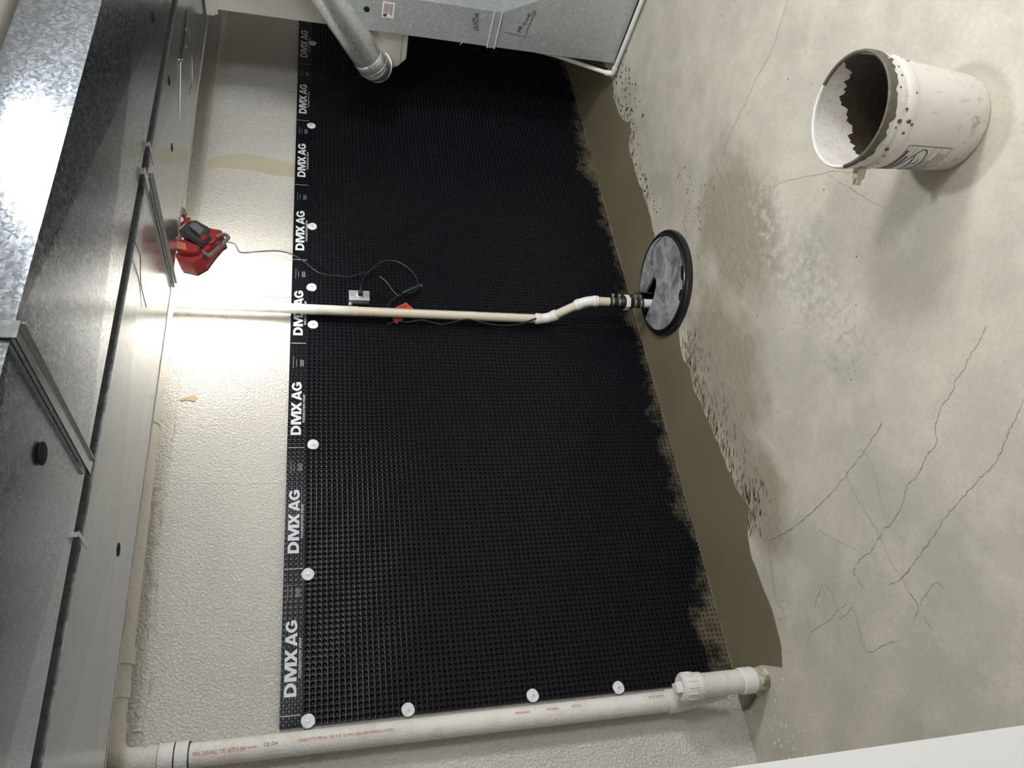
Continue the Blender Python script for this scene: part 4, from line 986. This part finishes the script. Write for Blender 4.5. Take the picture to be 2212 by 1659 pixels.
# ------------------------------------------------------------------ return drop by the furnace
FX = 4.0
dr = thing('return_drop', (FX, -.735, .03), 'grey sheet-metal air return drop with handwritten filter size and arrow', 'duct')
MB().box(FX, FX+.62, -.845, -.627, .845, 2.40).build('upper_casing', M_GALVS, dr, smooth=False)
yb, zb_ = -.761, .553
poly = [(-.627, .03), (-.627, .80), (-.843, .80), (-.93, .64), (-1.02, .47), (-1.36, .30), (-1.36, .03)]
vs = [(FX, y, z) for y, z in poly]+[(FX-.006, yb, zb_)]+[(FX+.62, y, z) for y, z in poly]
k_ = len(poly); fs = [(i, (i+1) % k_, k_) for i in range(k_)]+[(i, k_+1+i, k_+1+(i+1) % k_, (i+1) % k_) for i in range(k_)]+[tuple(k_+1+i for i in range(k_))]
MB().add(vs, fs).build('lower_boot', M_GALVS, dr, smooth=False)
cl = MB().box(FX-.006, FX+.63, -.850, -.622, .800, .845).build('filter_slot', M_GALVS, dr, smooth=False)
for z_ in (.797, .842): MB().box(FX-.010, FX-.004, -.852, -.620, z_, z_+.005).build('slot_lip', M_WASHER, cl, smooth=False)
MB().box(FX-.012, FX+.64, -.870, -.605, 2.345, 2.362).build('collar', M_GALVS, dr, smooth=False)
MB().box(FX-.004, FX+.63, -.90, -.59, 2.362, 2.405).build('collar', M_GALVS, dr, smooth=False)
c0 = Vector((FX-.0006, -.748, 1.558)); MB().lathe([(.0005, 0), (.017, 0), (.018, -.004)], c0, (-1, 0, 0), 20).build('hole', M_HOLE, dr)
stk = MB().box(FX-.0012, FX-.0002, -.808, -.716, 1.407, 1.474).build('sticker', M_PVCW, dr, smooth=False)
for k in range(6):
    z_ = 1.463-k*.0085; MB().box(FX-.0018, FX-.0010, -.800, -.745+.006*(k % 3), z_-.0018, z_+.0018).build('sticker_print', M_REDINK if k % 3 == 0 else M_INK, stk, smooth=False)
MB().box(FX-.0018, FX-.0010, -.738, -.722, 1.448, 1.460).build('sticker_logo', M_INK, stk, smooth=False)
MB().box(FX-.0018, FX-.0010, -.738, -.724, 1.461, 1.467).build('sticker_logo', M_REDINK, stk, smooth=False)
def xf(y, z):  # surface of the boot / casing front
    if z > .80: return FX
    d = max(abs(y-yb)/.25, abs(z-zb_)/.35); return FX-.006*max(0, 1-d)
for i, pts in enumerate(WRITING):
    P = [];
    for (y0, z0), (y1, z1) in zip(pts, pts[1:]):
        for k in range(5): P.append((y0+(y1-y0)*k/5, z0+(z1-z0)*k/5))
    P.append(pts[-1])
    MB().ribbon([(xf(y, z)-.0025, y, z) for y, z in P], .0030, (-1, 0, 0)).build('marker_stroke', M_INK, dr, smooth=False)
for y, z, ln, an in ((-.70, 1.30, .03, .6), (-.69, 1.16, .025, 1.2), (-.64, .99, .035, .5), (-.82, .90, .03, .4), (-.70, .50, .02, .9), (-.66, .38, .012, .2), (-.80, .47, .014, .3)):
    MB().ribbon([(xf(y, z)-.0015, y, z), (xf(y, z)-.0015, y+ln*.5*math.cos(an), z+ln*.5*math.sin(an)), (xf(y, z)-.0015, y+ln*math.cos(an), z+ln*math.sin(an))], [.002, .006, .001], (-1, 0, 0)).build('paint_fleck', M_PVCW, dr, smooth=False)

fu = thing('furnace_cabinet', (5.1, -1.6, 0), 'dark furnace cabinet behind the air return drop', 'furnace')
MB().box(4.68, 5.5, -2.3, -.875, .0, 1.75, .01).build('cabinet', M_DARKMETAL, fu)
MB().box(4.665, 4.682, -2.2, -.95, .35, 1.60, .004).build('front_panel', M_DARKMETAL, fu)

hm = thing('humidifier', (4.3, -.49, 1.30), 'beige plastic humidifier housing on the side of the air return drop', 'humidifier')
prof = [(-.626, 1.305), (-.44, 1.300), (-.385, 1.345), (-.352, 1.405), (-.352, 1.57), (-.38, 1.60), (-.626, 1.60)]
MB().prism([(4.05, y, z) for y, z in prof], (.42, 0, 0), .008).build('housing', M_BEIGE, hm)
MB().box(4.046, 4.052, -.60, -.40, 1.335, 1.338).build('seam', M_GREYINK, hm, smooth=False)

fp = thing('round_pipe', (3.93, -.44, 1.48), 'shiny round galvanized bypass pipe slanting up to the trunk duct', 'duct pipe')
PA, PB = Vector((3.935, -.455, 1.505)), Vector((3.885, -.86, 1.775)); ax = (PB-PA).normalized()
PE = PA+ax*((DZ0-.01-PA.z)/ax.z)
MB().tube([PA+ax*.055, PA+ax*.5, PE], .088, 36).build('pipe', M_PIPEMETAL, fp)
MB().tube([PA-ax*.005, PA+ax*.005, PA+ax*.06, PA+ax*.066], [.0895, .0915, .0915, .0885], 36).build('crimped_end', M_PIPEMETAL, fp)
turn = (ax*-1*.55+Vector((1, .12, -.1))*.6).normalized(); PC = PA+(-ax)*.035+Vector((.03, .0, 0))
MB().tube([PA+ax*.0, PA-ax*.018+Vector((.010, 0, 0)), PC+turn*.03], .0885, 36).build('elbow_gore', M_PIPEMETAL, fp)
MB().tube([PC+turn*.012, PC+turn*.030+Vector((.012, 0, 0)), PC+turn*.06+Vector((.05, 0, 0))], .0895, 36).build('elbow_gore', M_PIPEMETAL, fp)
for p_, d_ in ((PA, ax), (PC+turn*.026, turn)):
    rr = MB(); u_ = d_.cross(Vector((0, 0, 1))).normalized(); v_ = d_.cross(u_)
    rr.tube([p_+(u_*math.cos(t)+v_*math.sin(t))*.091 for t in [k*2*math.pi/40 for k in range(40)]], .0022, 6, closed=True).build('bead', M_STEEL, fp)

cp = thing('condensate_pipe', (3.95, -.60, .0), 'slim white plastic drain pipe bending along the foot of the air return drop', 'pipe')
e0 = Vector((3.962, -.578, .026))
MB().tube([e0+Vector((.0, -.03, 0)), (3.955, -.85, .026), (3.945, -1.5, .026)], .0135, 14).build('floor_run', M_PVCW, cp)
MB().tube([e0+Vector((.012, .008, .025)), (4.20, -.50, .34), (4.28, -.47, .50)], .0135, 14).build('rising_run', M_PVCW, cp)
MB().tube([e0+Vector((0, -.045, 0)), e0+Vector((0, -.012, 0)), e0+Vector((.004, 0, .006)), e0+Vector((.018, .010, .045))], .0175, 14).build('elbow', M_PVCW, cp)
# ------------------------------------------------------------------ ceiling disc above the view, holders for the added fill lamps behind it
for i, (loc, kind_, power) in enumerate(LIGHTS):
    x, y, z = loc
    t = thing('ceiling_light', (x, y, 2.64), ('white flush ceiling light beside the trunk duct', 'white ceiling lampholder behind the partition', 'white ceiling lampholder behind the furnace side')[i], 'lamp')
    if kind_ == 'DISC':
        MB().lathe([(.0005, 0), (.088, 0), (.088, -.016), (.082, -.024), (.069, -.026), (.068, -.022), (.0005, -.022)], (x, y, 2.64), n=36).build('housing', M_PVCW, t)
    else:
        MB().lathe([(.0005, 0), (.055, 0), (.056, -.012), (.035, -.022), (.022, -.03), (.021, -.042), (.0005, -.042)], (x, y, 2.64), n=28).build('holder', M_PVCW, t)
